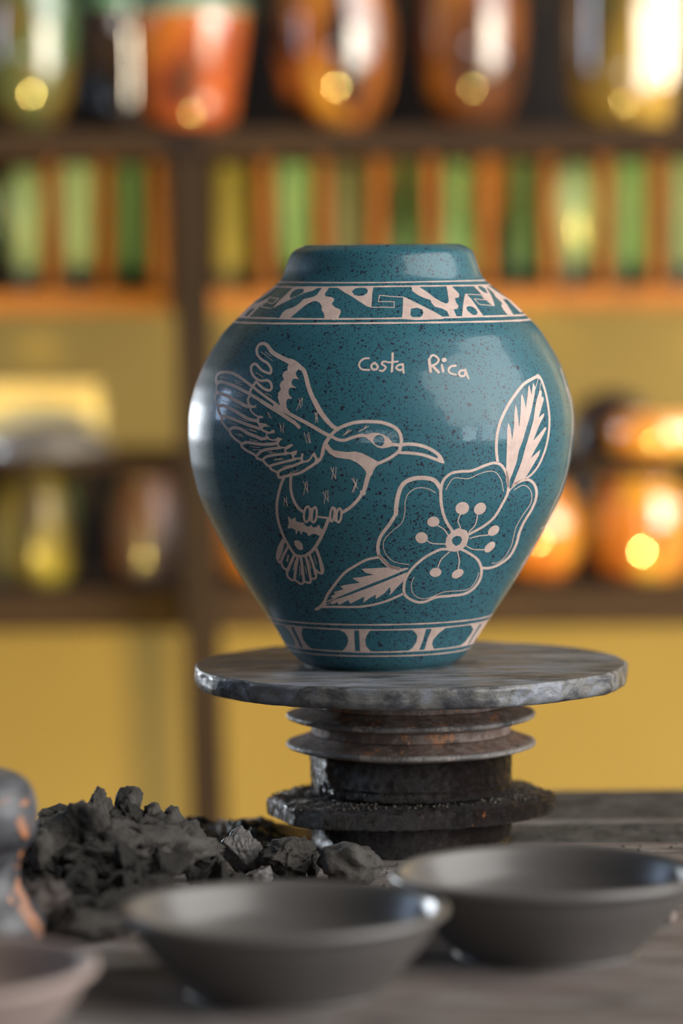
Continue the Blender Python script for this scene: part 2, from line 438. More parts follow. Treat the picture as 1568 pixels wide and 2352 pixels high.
D['bird'] = '''
S 1.44 1.44 -84.25,149.13 -84.69,151.57 -83.8,153.68 -81.72,154.71 -79.05,154.94 -76.09,154.6 -73.15,153.33 -70.22,151.51 -67.31,149.54 -65.29,148.23 -62.12,145.84 -57.85,142.92 -53.6,140 -49.37,137.06
S 1.79 1.79 -53.85,139.1 -49.38,136.71 -45.15,134.44 -39.58,131.63 -34.3,128.8 -30.15,126.35 -26.28,124.45
S 1.62 1.62 -83.95,149.15 -82.77,149.98 -80.69,149.92 -77.42,149.05 -74.2,148.08 -70.7,146.42 -66.65,144.49 -64.93,143.57 -60.65,141.22 -56.39,138.85 -52.16,136.18 -47.95,133.51 -44.04,131.1
S 1.62 1.62 -60.91,141 -56.65,138.49 -51.86,135.71 -47.37,132.9 -43.46,130.35 -41.78,128.85
P 0 0 -42.9,130.08 -41.51,129.41 -41.5,127.61 -43.45,128.97
S 0.87 0.87 -83.66,149.71 -84.35,147.48 -84.27,144.73 -84.82,142.49 -84.56,140.57 -83.24,138.44 -83.05,135.67 -81.39,132.7
S 1.27 1.27 -83.15,138.23 -82.99,135.6 -81.39,132.71 -81.17,130.55 -79.45,128.13 -77.26,125.86 -76.23,123.81 -73.91,121.69 -71.31,119.99 -70.45,117.92 -67.59,116.07 -63.89,114.25 -62.75,112.61 -59.92,111.59 -57.94,109.41 -56.25,108.63 -55.68,107.24 -52.87,105.92 -51.61,103.42 -50.35,103.23
S 1.67 1.67 -83.52,144.63 -81.73,144.18 -78.77,143.36 -75.53,141.84 -71.75,140.06 -69.15,138.78 -66.86,138.44
S 1.62 1.62 -82.79,138.11 -80.73,138.36 -77.79,137.54 -74,135.76 -70.53,133.82 -67.09,132.14 -62.96,131.36
S 1.56 1.56 -81.1,132.79 -79.2,133.08 -76.28,132.19 -72.23,130.84 -68.21,129.47 -63.93,128.22 -60.82,127.34
S 1.67 1.67 -77.26,126.28 -75.38,127.44 -73.07,127.54 -70.48,126.73 -67.61,125.03 -63.91,123.77 -60.51,122.49 -57.7,123.18
S 1.56 1.56 -70.74,119.31 -68.74,120.38 -65.32,120.24 -60.5,119.7 -56.27,119.97 -52.77,120.42
S 1.44 1.44 -62.98,114.01 -61.06,116.04 -58.52,117.11 -54.86,117.78 -51.22,118.29
S 1.33 1.33 -60.06,111.73 -58.51,113.38 -55.7,114.25 -52.05,114.91 -48,115.35
S 1.33 1.33 -56.53,108.9 -53.44,109.98 -49.25,111.21 -43.95,112.59
S 1.33 1.33 -52.57,105.93 -49.49,107.71 -45.03,109.21 -41.7,110.68 -39.48,111.55
S 1.44 1.44 -52.01,106.23 -52.29,104.81 -51.45,103.28 -48.65,103.93 -45.02,104.87 -41.13,105.94 -36.97,108.53 -32.83,111.37 -30.91,113.34 -29.82,117.24 -28.73,120.3 -26.27,124.17
S 2.45 2.16 -45.43,160.03 -48.25,161.5 -51.93,163.23 -55.07,164.96 -56.51,166.3
S 2.02 1.44 -56.51,166.3 -57.98,168.32 -59.43,169.39 -61.15,169.58 -62.71,168.79
S 1.33 1.33 -62.71,168.79 -63.61,167.13 -63.57,165.22 -62.87,163.46 -60.68,161.45 -58.38,160.27 -56.79,158.52 -56.12,156.9 -56.46,155.12 -58.3,155.36 -60.58,156.27 -62.32,157.87 -63.48,159.07 -64.78,159.54 -66.05,158.47 -66.38,156.69 -65.38,153.97 -63.36,152.1 -61.07,151.28 -59.09,151.51 -57.25,151.28 -56.02,149.8 -55.79,147.62 -57.04,146.64 -59.31,147.27 -61.31,148.6 -62.75,149.93 -63.76,150.59 -64.45,149.61 -65.57,147.94 -66.62,146 -66.59,143.8
S 1.21 1.21 -66.59,143.94 -67.68,142.12 -67.4,140.21 -66.57,138.45
S 1.15 0.4 -67.16,139.39 -65.15,138.49 -63.17,139.23
S 0.87 0.4 -66,138.05 -63.44,138.07
S 0.87 0.87 -66.57,138.17 -65.98,136.12 -64.26,134.51 -62.13,133.42
S 0.98 0.58 -62.55,133.46 -60.01,133.67
S 0.69 0.23 -61.98,133.2 -59.58,132.85
S 1.21 1.21 -62.13,133.26 -62.54,131.32 -61.67,129.4 -60.82,128.32 -60.25,126.94 -58.55,126.16 -56.86,125.59 -54.48,126.49
P 0 0 -55.75,127.07 -54.48,127.1 -54.34,126.27 -53.78,125.78 -55.46,125.41
P 0 0 -61.82,129.4 -61.12,130.53 -60.13,130.28 -58.01,129.92 -57.73,129.23 -56.18,128.83 -58,128.67 -59.41,128.63 -60.25,127.78 -61.38,127.88
S 0.63 0.63 -57.99,125.34 -58.18,123.39
S 0.87 0.87 -58.12,123.39 -56.29,122.33 -54.6,122.04 -52.78,122.37
P 0 0 -53.2,122.69 -52.51,123.54 -50.12,122.76 -51.1,121.91 -51.74,120.78 -53.19,121.16
S 0.98 0.75 -52.49,121.32 -52.35,119.93 -51.22,118.57 -48.71,118.49 -46.76,119.36 -45.09,119.87
P 0 0 -48.43,118.91 -46.07,120.21 -44.67,119.82 -45.92,118.68 -48.15,117.38 -48.71,118.35
S 0.75 0.75 -48.65,117.79 -48.65,116.12
S 1.04 1.04 -48.68,116.25 -46.73,115.6 -45.06,115.86 -43.94,116.49
P 0 0 -45.61,116.46 -42.56,117.21 -42.97,115.4 -43.94,114.54 -45.47,114.23
S 0.98 0.98 -44.5,115.09 -44.77,113.97 -43.93,113.01 -41.15,113.14
S 1.15 1.15 -40.05,115.17 -40.38,113.21 -40.17,111.26
S 1.04 0.87 -39.48,111.55 -37.54,111.86 -36.16,113 -35.06,114.82 -34.37,115.66
P 0 0 -34.93,115.52 -34.24,116.36 -33.54,115.54 -32.84,113.87 -31.73,112.77 -32.55,111.09 -33.94,111.63 -33.67,113.03 -34.51,114.41
P 0 0 -47.04,160.02 -47.85,158.37 -47.75,156.61 -49.64,155.9 -50.32,154.26 -49.88,152.62 -49.26,152.03 -50.98,150.97 -51.66,149.05 -50.94,147.15 -52.32,145.49 -52.49,143.3 -51.85,140.85 -51.13,138.95 -51.41,138.12 -48.59,135.42 -46.65,136.55 -48.06,138.18 -48.36,140.91 -47.82,142.55 -45.31,142.86 -47,144.62 -47.3,146.66 -46.48,148.03 -45.08,148.27 -43.13,147.94 -45.37,149.41 -45.81,150.77 -45.13,152.41 -44.01,152.61 -41.92,152.3 -43.33,153.79 -43.77,155.56 -42.39,157.2 -40.99,156.54 -39.58,155.19 -38.75,155.46 -41.02,158.98 -44.4,161.4
S 2.74 2.74 -46.91,161.11 -44.66,160.31 -42.13,158.43
S 2.16 2.16 -41.56,158.16 -39.6,156.55 -38.6,153.83 -37.59,150.03 -36.45,146.5 -34.62,142.42 -32.24,137.8 -30.01,134.53 -27.23,131.26
S 2.16 1.96 -34.11,141.94 -31.32,136.92 -28.12,132.55 -25.2,129.41 -22.58,127.91
S 1.64 1.64 -26.48,124.33 -22.78,127.86 -17.84,130.13 -12.9,131.36 -7.14,131.62 -0.54,131.09 5.25,128.89 7.74,126.47 8.79,123.57 8.82,120.26 7.9,116.75
S 1.56 1.56 -26.48,124.95 -23.17,122.98 -19.45,122.41 -15.33,123.74 -12.04,124.72 -9.15,124.63 -7.09,123.92
P 0 0 -9.57,125.37 -7.92,125.37 -5.86,125.98 -2.98,125.96 0.32,124.98 2.81,123.23 4.48,121.06 7.78,120.61 7.79,119.12 4.9,119.49 2.43,118.89 -0.45,118.38 -2.93,118.94 -5.01,120.61 -6.66,122.27 -8.32,123.51
H 0 0 -3.59,124.6 -1.74,124.96 -0.16,124.16 0.55,122.42 0.27,120.69 -0.79,119.46 -2.53,119.64 -4.18,120.6 -5.01,122.05 -4.53,123.49
S 1.64 1.64 8.41,119.86 11.09,120.23 13.57,120.28 18.55,119.49 23.54,117.51 27.32,114.72 29.23,111.54
S 1.47 1.47 8.03,116.12 13.2,115.84 19.42,114.89 24.42,113.12 28.61,111.35
P 0 0 27.12,113.68 28.57,114.68 29.85,112.36 30.54,110.46 29.45,110.36 26.94,111.6
S 1.56 1.47 7.4,116.55 5.76,115.11 2.89,113.27 0.42,112.05 -2.46,110.83
P 0 0 -29.56,121.21 -27.49,120.73 -26.03,118.66 -24.37,117.3 -21.48,116.89 -17.76,116.49 -13.64,116.78 -10.33,115.86 -7.02,114.18 -2.88,111.87 -1.22,111.23 -3.68,109.17 -4.9,107.09 -5.63,104.59 -8.19,105.44 -8.62,107.11 -10.7,109.62 -13.6,111.7 -16.5,112.95 -19.8,113.36 -23.53,113.97 -26.43,115.62 -28.3,117.9 -29.97,119.96
S 1.82 1.82 -26.07,124.54 -28.53,121.22 -29.55,118.3 -30.15,115.38
S 2.51 1.9 -6.96,105.85 -8.08,102.08 -8.88,98.71 -9.85,96.18
P 0 0 -11.18,97.29 -8.3,96.37 -9.01,94.72 -11.35,95.82
S 1.65 1.65 -9.92,96.55 -11.86,93.26 -15.07,89.59 -17.92,87.36 -20.25,86.04
S 1.43 1.43 -45.75,104.03 -45.92,99.43 -45.37,95.03 -43.91,91.01 -42.1,88.09 -39.92,86.27
S 1.43 1.28 -49.38,103.02 -50.84,99.29 -52.22,93.7 -52.85,89.22 -52.68,83.96 -51.61,78.68 -49.43,72.66 -47.24,68.54 -44.32,64.05 -41.76,62.7 -38.1,63.08
S 1.73 1.73 -38.46,62.95 -35.18,65.56 -32.28,69.84 -30.12,74.07 -28.32,78.64 -26.82,82.8
S 1.05 1.05 -33.04,83.74 -29.42,83.32 -25.81,83.11
S 1.13 1.13 -36.15,84.87 -36.65,82.48 -37.54,80.98 -38.48,80.96 -39.11,82.42 -39.19,84.8 -38.69,87.18 -37.8,88.67 -36.86,88.69 -36.23,87.24 -36.15,84.87
S 1.13 1.13 -32.82,84.64 -33.26,82.3 -34.01,80.84 -34.77,80.82 -35.25,82.26 -35.28,84.59 -34.84,86.93 -34.1,88.38 -33.34,88.39 -32.85,86.97 -32.82,84.64
S 1.13 1.13 -24.02,84.96 -24.42,82.81 -25.04,81.47 -25.67,81.46 -26.05,82.79 -26.04,84.94 -25.65,87.09 -25.02,88.42 -24.39,88.43 -24.01,87.11 -24.02,84.96
S 1.13 1.13 -20.46,84.55 -20.89,82.44 -21.62,81.13 -22.38,81.12 -22.87,82.42 -22.9,84.53 -22.47,86.63 -21.74,87.94 -20.98,87.94 -20.49,86.65 -20.46,84.55
S 0.98 0.98 -35.76,87.87 -35.75,81.51
S 0.98 0.98 -23.5,88.06 -23.47,81.72
P 0 0 -47.2,83.8 -45.74,81.96 -44.28,82.39 -43.62,83.35 -43.37,81.29 -41.73,80.59 -39.37,80.47 -38.46,78.79 -36.65,78.27 -35.49,79.44 -34.83,78.05 -33.02,78.17 -31.65,79.52 -30.85,77.65 -29.4,76.92 -30.84,73.48 -33.02,74.57 -34.83,74.72 -37.01,73.33 -37.55,75.02 -39.92,75.9 -40.47,73.86 -41.3,76.04 -42.29,76.01 -43.2,73.88 -43.49,76.54 -45.39,77.42 -47.4,77.15 -46.77,79.65
P 0 0 -44.2,70.59 -43.39,71.01 -41.75,70.8 -40.1,69.22 -39.56,66.94 -40.29,65.88 -42.12,66.27 -43.76,68.31
S 1.13 1.13 -49.44,71.5 -51.3,68.32 -52.5,64.76 -52.9,61.22 -51.73,58.76 -50.8,58.63 -49.71,55.96 -47.86,54.71 -47.69,51.78 -45.48,49.56 -43.63,49.48 -40.68,47.68 -38.84,48.96 -36.27,48.5 -35.35,50.69 -33.52,50.96 -32.98,53.31 -33.71,55.99 -31.52,54.13 -29.87,53.99 -29.59,56.51 -30.8,60.7 -32.45,64.87 -33.73,67.71
S 1.35 1.35 -47.25,67.38 -49.48,63 -50.98,59.01
S 1.58 1.58 -43.96,63.29 -45.81,58.93 -47.68,54.14
S 1.43 1.43 -42.31,62.59 -43.24,56.74 -44,50.25
S 1.35 1.35 -40.84,62.66 -40.12,57.28 -39.21,49.33
S 1.35 1.35 -38.46,63.14 -37,57.41 -35.72,50.09
S 1.28 1.28 -36.64,63.97 -34.81,59.42 -33.34,53.3
S 1.88 1.88 -49.26,70.74 -51.12,66.4 -52.16,61.27
S 1.5 1.5 -33,66.77 -31.17,61.46 -30.06,54.95
L 0.34 0.34 -25.95,108.89 -23.4,102.91
L 0.34 0.34 -23.26,109.09 -23.59,103.46
L 0.34 0.34 -24.51,108.72 -25.38,102.9
L 0.34 0.34 -15.52,103.49 -12.44,98.2
L 0.34 0.34 -14.63,103.68 -13.89,100.94
L 0.34 0.34 -12.65,102.95 -15.29,96.37
L 0.34 0.34 -13,100.94 -14.58,96.37
L 0.34 0.34 -39.59,101.78 -37.23,95.96
L 0.34 0.34 -37.6,101.64 -37.41,95.95
L 0.34 0.34 -38.15,101.44 -39.39,94.62
L 0.34 0.34 -29.84,96.44 -26.94,91.53
L 0.34 0.34 -27.32,97.21 -27.12,91.71
L 0.34 0.34 -28.22,97.01 -29.09,90.58
L 0.34 0.34 -49.19,93.06 -47.37,89.05
L 0.34 0.34 -49.01,93.07 -49.19,88.98
L 0.34 0.34 -47.92,93.48 -47.73,88.85
L 0.34 0.34 -49.46,67.65 -50.77,62.92
L 0.34 0.34 -47.27,63.12 -48.02,59.58
L 0.34 0.34 -46.83,62.76 -47.58,59.22
L 0.34 0.34 -43.6,60.21 -44.72,55.1
L 0.34 0.34 -41.4,57.61 -41.41,51.77
L 0.34 0.34 -40.67,56.86 -40.49,52.6
L 0.34 0.34 -38.65,57.34 -37.74,53.12
L 0.34 0.34 -36.64,60.9 -35.54,56.31
L 0.34 0.34 -34.27,63.67 -32.8,58.72
L 0.32 0.32 -39.27,126.26 -37.72,120.76
L 0.32 0.32 -37.06,126.29 -36.06,121.06
L 0.32 0.32 -37.74,125.45 -36.61,120.91
L 0.32 0.32 -51.54,130.62 -50.68,126.07
L 0.32 0.32 -51.12,129.66 -49.28,125.69
L 0.32 0.32 -49.59,130.66 -49.57,127.2
L 0.32 0.32 -57.75,135.72 -56.6,133.13
L 0.32 0.32 -57.05,135.6 -55.76,132.87
L 0.32 0.32 -34.07,136.21 -32.52,131.29
L 0.32 0.32 -32.83,136.08 -32.66,131.56
L 0.32 0.32 -33.38,135.67 -33.76,131.01
L 0.32 0.32 -46.69,105.53 -41.83,107.46
L 0.29 0.29 -40.31,143.33 -43.31,136.87
L 0.29 0.29 -41.97,142.9 -40.96,138
L 0.29 0.29 -40.17,143.19 -40.55,139.1
L 0.32 0.32 -82.41,152.66 -78.67,151.88
L 0.32 0.32 -74.84,150.94 -71.2,150.38
L 0.32 0.32 -74.39,150.13 -71.18,149.01
L 0.32 0.32 -80.92,147.52 -77.95,146.42
L 0.32 0.32 -80.44,146.31 -75.89,145.69
L 0.32 0.32 -72.98,145.25 -69.93,143.56
L 0.32 0.32 -74.41,144.37 -71.21,142.83
L 0.32 0.32 -81.37,141.02 -78.41,139.93
L 0.32 0.32 -74.9,138.84 -70.99,137.33
L 0.32 0.32 -80.4,135.4 -77.03,134.73
L 0.32 0.32 -72.1,132.58 -67.93,131.08
L 0.32 0.32 -78.15,130.23 -73.51,129.19
L 0.32 0.32 -61.34,165.53 -55.57,161.27
L 0.32 0.32 -59.34,165.57 -56.31,163.3
L 0.32 0.32 -63.98,155.24 -59.96,153
L 0.32 0.32 -58.72,145.37 -55.88,143.79
L 0.32 0.32 -68.48,127.23 -63.07,125.75
L 0.32 0.32 -66.49,127.58 -63.36,126.01
L 0.32 0.32 -72.77,124.82 -70.18,123.95
L 0.32 0.32 -74.21,124.47 -70.04,123.12
L 0.32 0.32 -67.03,121.85 -62.34,121.32
L 0.32 0.32 -66.31,118.52 -61.77,117.98
L 0.32 0.32 -65.31,116.87 -60.78,117.04
L 0.32 0.32 -57.39,116.02 -55.14,116.23
L 0.32 0.32 -56.83,115.34 -53.88,115.85
L 0.32 0.32 -52.61,112.24 -49.39,112.6
L 0.32 0.32 -50.08,108.81 -45.75,109.76
L 0.69 0.69 -54.01,112.12 -50.65,112.85
L 0.39 0.39 -19.87,124.77 -15.77,127.45
L 0.39 0.39 -19.05,125.39 -17.01,127.87
L 0.39 0.39 -12.05,126.83 -7.33,129.28
L 0.39 0.39 -9.59,127.85 -8.57,129.7
'''
D['flower'] = '''
S 1.39 1.39 28.78,96.57 30.04,101.6 33.67,105 38.35,105.92 44.42,106.16 51.18,108.56 55.95,109.55 59.41,108.16 61.91,104.28 63.07,99.42 63.07,93.93 60.57,88.58 56.62,81.86 51.25,77.29 43.82,73.51
S 1.52 1.52 28.77,97.24 29.22,89.43 31.39,81.78 34.92,75.71
S 0.38 0.38 31.45,96.82 33.07,100.15 35.72,102.77 42.46,102.18 47.17,104.02 52.59,105.46 56.72,104.58 59.58,100.32 60.75,94.77
S 2.08 2.22 28.76,97.58 25.69,101.72 21.01,103.18 15.03,102.97 10.42,100.7 8.15,96.69 6.89,90.62 6.63,85.16
S 1.8 1.66 6.63,85.16 3.38,79.7 -0.54,74.18 -2.14,68.61 -1.07,63 3.68,58.02 8.4,56.53
S 0.38 0.38 26.12,95.63 22.42,97.75 17.09,98.21 13.13,95.93 11.19,91.91 10.95,85.09 9.35,80.3 4.76,76.21 1.15,72.07 0.54,67.89 2.27,63.67 6.33,60.09 13.73,58.53
S 1.39 1.39 67.3,98.45 72.21,100 75.84,98.58 78.14,94.74 78.33,89.82 76.4,84.32 72.39,77.58 70.16,72.01 68.7,65.59 65.41,59.37 59.83,55.66 54.9,54.38 51.37,54.73
S 0.38 0.38 66.33,95.07 70.16,96.99 73.03,96.47 75.66,92.9 75.52,87.29 71.46,81.3 68.18,75.15 67.03,69.47 65.86,64.49 62.53,59.01 59.06,56.86 56.21,56.95
S 0.62 0.62 63.55,94.24 66.94,98.82
S 1.39 1.39 33.81,65.92 29.74,66.1 25.72,64.5 21.06,61.85 15.77,57.06 12.5,52.2 11.24,47.23 12.01,42.19 16.81,38.79 21.58,38.24 27.66,40.48 34.51,40.79 42.1,41.3 46.9,43.8 50.21,48.63 50.68,54.43 48.4,59.68 43.43,63.61 39.25,65.99
S 0.38 0.38 16.21,51.74 14.94,47.85 16.05,42.79 20.18,40.11 24.93,40.62 31.69,43.15 39.95,43.31 44.79,44 48.13,48.09 49.36,52.37
P 0 0 34.92,75.36 38.27,76.96 42.4,75.35 43.65,72.11 42.62,67.93 39.96,65.24 36.57,64.51 33.15,65.24 31.71,68.48 32.29,72.32
H 0 0 35.82,72.16 37.36,72.86 39.42,72.34 40.15,70.54 39.18,68.47 37.17,67.52 35.43,69.02 35.04,71
P 0 0 43.13,88.25 43.3,86.83 42.78,85.47 41.68,84.45 40.22,83.97 38.68,84.12 37.38,84.88 36.57,86.08 36.4,87.5 36.91,88.86 38.01,89.87 39.47,90.36 41,90.21 42.31,89.46
P 0 0 51.26,88.84 51.89,87.71 51.94,86.35 51.38,85.01 50.33,83.98 49,83.45 47.65,83.53 46.55,84.19 45.92,85.32 45.89,86.68 46.45,88.02 47.49,89.05 48.82,89.58 50.16,89.51
P 0 0 28.4,81.19 28.32,80.02 27.65,78.98 26.53,78.29 25.18,78.09 23.87,78.41 22.86,79.19 22.35,80.28 22.43,81.46 23.1,82.49 24.22,83.17 25.56,83.38 26.87,83.06 27.89,82.28
P 0 0 22.73,72.46 22.45,71.2 21.61,70.2 20.38,69.67 19.01,69.71 17.76,70.31 16.89,71.36 16.56,72.64 16.84,73.9 17.68,74.9 18.9,75.43 20.27,75.39 21.52,74.79 22.4,73.75
P 0 0 58.83,76.44 59.24,75.43 59.08,74.23 58.37,73.07 57.26,72.18 55.97,71.74 54.75,71.83 53.86,72.44 53.45,73.44 53.62,74.64 54.33,75.81 55.43,76.7 56.71,77.15 57.93,77.06
P 0 0 57.03,68.12 57.43,67.22 57.27,66.03 56.59,64.79 55.53,63.75 54.3,63.11 53.13,63 52.27,63.44 51.88,64.34 52.04,65.53 52.72,66.77 53.77,67.81 55,68.45 56.17,68.56
P 0 0 30.05,54.37 29.96,53.28 29.3,52.33 28.22,51.71 26.91,51.52 25.65,51.82 24.68,52.54 24.19,53.54 24.28,54.63 24.94,55.58 26.02,56.21 27.32,56.39 28.59,56.1 29.56,55.37
P 0 0 41.22,54.17 41.42,53.18 41.02,52.08 40.1,51.08 38.85,50.4 37.51,50.15 36.35,50.4 35.6,51.09 35.41,52.08 35.81,53.18 36.73,54.17 37.97,54.86 39.31,55.11 40.47,54.86
S 0.59 0.59 39.1,84.23 37.83,80.82 39.29,76.91
S 0.59 0.59 47.75,83.81 46.75,78.27 43.44,74.59
S 0.59 0.59 27.43,78.8 30.84,76.58 33.29,72.98
S 0.59 0.59 22.21,71.29 24.94,69.45 31.7,68.84
S 0.59 0.59 53.5,72.31 48.66,72.15 44.23,71.15
S 0.59 0.59 51.7,64.59 46.14,65.22 42.29,67.24
S 0.59 0.59 28.27,56.61 29.87,60.8 33.85,64.5
S 0.59 0.59 38.55,54.99 39.1,59.6 37.92,65
'''
D['leaf'] = '''
S 1.45 1.58 57.42,110.25 56.73,115.88 56.81,121.74 57.81,127.52 59.73,132.67 62.45,137.76 65.83,142.52 70.51,147.78 75.27,150.41 78.8,151.65
S 1.09 1.09 79.6,151.31 80.97,148.63 82.77,143.02 83.96,136.83 84.68,130.33 84.47,123.85 83.43,117.7 81.63,111.88 78.88,106.44 75.83,102.78 72.46,100.49
P 0 0 76.88,151.62 78.52,152.82 80.25,151.42 80.05,150.13 78.45,150.66
P 0 0 62.62,129.49 63.85,126.95 64.83,120.17 65.82,128.6 65.8,132.97 66.41,138.31 67.32,135.51 68.44,126.12 69.16,133.67 69.51,142.34 70.14,143.18 70.89,140.54 71.94,135.85 72.93,142.75 73.29,146.2 73.78,147.47 74.67,144.39 75.01,141.77 75.47,145.5 76.01,148.5 77.06,146.28 76.69,143.12 74.74,134.53 73.19,129.37 71.68,124.77 70.19,119.57 68.42,115.24 67.3,109.39 65.28,103.57 63.98,100.66 63.93,96.43 62.86,96.5 62,100.48 61.98,108.23 62.14,117.08 62.19,125.86
P 0 0 79.41,144.4 80.05,144.5 80.53,144.04 80.31,140.57 81.12,141.53 81.64,139.91 80.42,136.5 78.66,130.78 80.72,132.39 81.75,133.25 81.52,131.46 80.09,129.21 78.54,126.08 75.78,119.2 82.2,125.81 83.16,125.58 81.75,122.89 79.26,118.65 76.81,114.67 74.7,110.66 77.79,113.1 79.88,114.72 79.08,111.8 76.33,107.55 72.14,100.82 69.68,99.96 67.88,97.98 65.17,95.77 64.85,96.36 66.01,99.02 67.73,103.41 70.06,109.51 72.09,117.08 74.17,123.73 75.99,129.78 76.93,136.14 77.92,140.44
L 0.3 0.3 78.77,150.36 77.11,145.55
L 0.3 0.3 80.15,148.4 79.31,144.12
'''
D['leaf2'] = '''
S 1.52 1.32 -32.95,34.18 -30.58,36.14 -28.55,39.15 -27.21,42.46 -24.86,46.14 -21.86,50.52 -18.19,54.85 -13.53,58.08 -7.55,61.45 -1.55,62.65
S 1.18 1.18 -30.58,35.59 -24.14,35.95 -17.38,36.01 -10.64,36.28 -3.92,37.39 2.12,39.14 7.48,41.4 10.99,43.11
P 0 0 -33.91,34.05 -31.26,36.1 -29.23,39.12 -27.53,37.73 -28.88,35.48 -30.91,34.65 -32.78,33.38
S 1.39 1.39 -1.4,63.7 1.15,60.87 3.52,58.38 5.89,56.93
P 0 0 -10.17,56.33 -8.84,56.69 -4.15,56.86 3.87,57.31 3.52,58.73 7.55,57.43 10.25,56.49 12.26,56.98 13.44,56.42 9.27,54.75 2.61,51.85 -4.06,49.23 -10.74,46.37 -17.44,43.42 -22.48,40.98 -27.2,38.47 -27.87,38.63 -24.16,40.75 -25.69,41.43 -23.16,42.94 -24.01,44 -19.14,45.55 -20.83,47.14 -19.15,47.71 -10.77,49.23 -13.47,50.64 -14.65,51.7 -10.8,52.08 -3.95,53.5 -8.15,54.57
P 0 0 12.64,54.5 10.7,49.75 7.07,45.89 5.09,43.42 3.76,42.54 4.57,44.14 4.19,47.01 1.39,43.47 -0.61,42.05 -2.95,40.45 -2.81,42.79 -5.98,41 -9.15,38.47 -8.51,41.89 -12.03,39.89 -15.71,37.86 -16.74,39.83 -20.77,37.39 -21.78,37.36 -21.96,38.63 -25.16,37.08 -25.33,38.17 -28.2,36.6 -24.16,39.66 -17.43,41.99 -10.73,44.76 -4.04,47.45 2.63,50.25 9.3,53.16
'''
D['text'] = '''
S 0.95 0.95 -7.31,162.62 -9.79,162.39 -11.65,160.89 -12.14,159.06 -10.81,157.23 -7.09,156.88
S 1.13 1.13 -4.41,160.32 -2.96,158.81 -3.37,157.39 -5.03,157.07 -6.06,158.22 -5.65,159.64 -4.41,160.32
S 0.95 0.95 1.38,160.88 -0.27,160.82 -0.98,159.81 0.35,158.9 1.09,157.96 -0.48,156.35 -1.92,156.65
S 1.13 1.21 4.49,164.84 4.41,160.57 4.07,156.1
S 0.87 0.87 2.09,160.51 4.49,160.57 7.06,160.95
S 1.04 1.04 9.46,159.5 7.39,159.12 6.22,157.79 7.8,156.67 9.45,157.26 9.67,159.29
S 0.95 1.04 9.46,159.7 9.95,155.43
S 1.47 1.47 22.69,161.55 23.37,155.84
S 1.13 1.13 22.56,161.14 24.04,163.56 26.13,163.12 27.45,161.26 26.1,159.45 23.8,158.48
S 1.3 1.3 24.42,158.47 27.33,155.36
S 1.21 1.39 29.02,158.79 29.63,155.72
P 0 0 31.48,161.27 31.35,160.81 30.99,160.45 30.49,160.25 29.93,160.26 29.43,160.48 29.08,160.85 28.96,161.31 29.09,161.77 29.44,162.13 29.95,162.33 30.51,162.32 31.01,162.1 31.36,161.73
S 1.21 0.87 35.94,158.36 33.63,158.09 32.36,156.48 33.19,154.83 36.12,153.95
S 1.13 1.13 40.77,155.88 38.66,155.93 37.6,154.73 38.43,153.28 40.33,153.44 40.98,155.47
S 1.13 0.78 40.77,156.29 42.43,151.83
'''
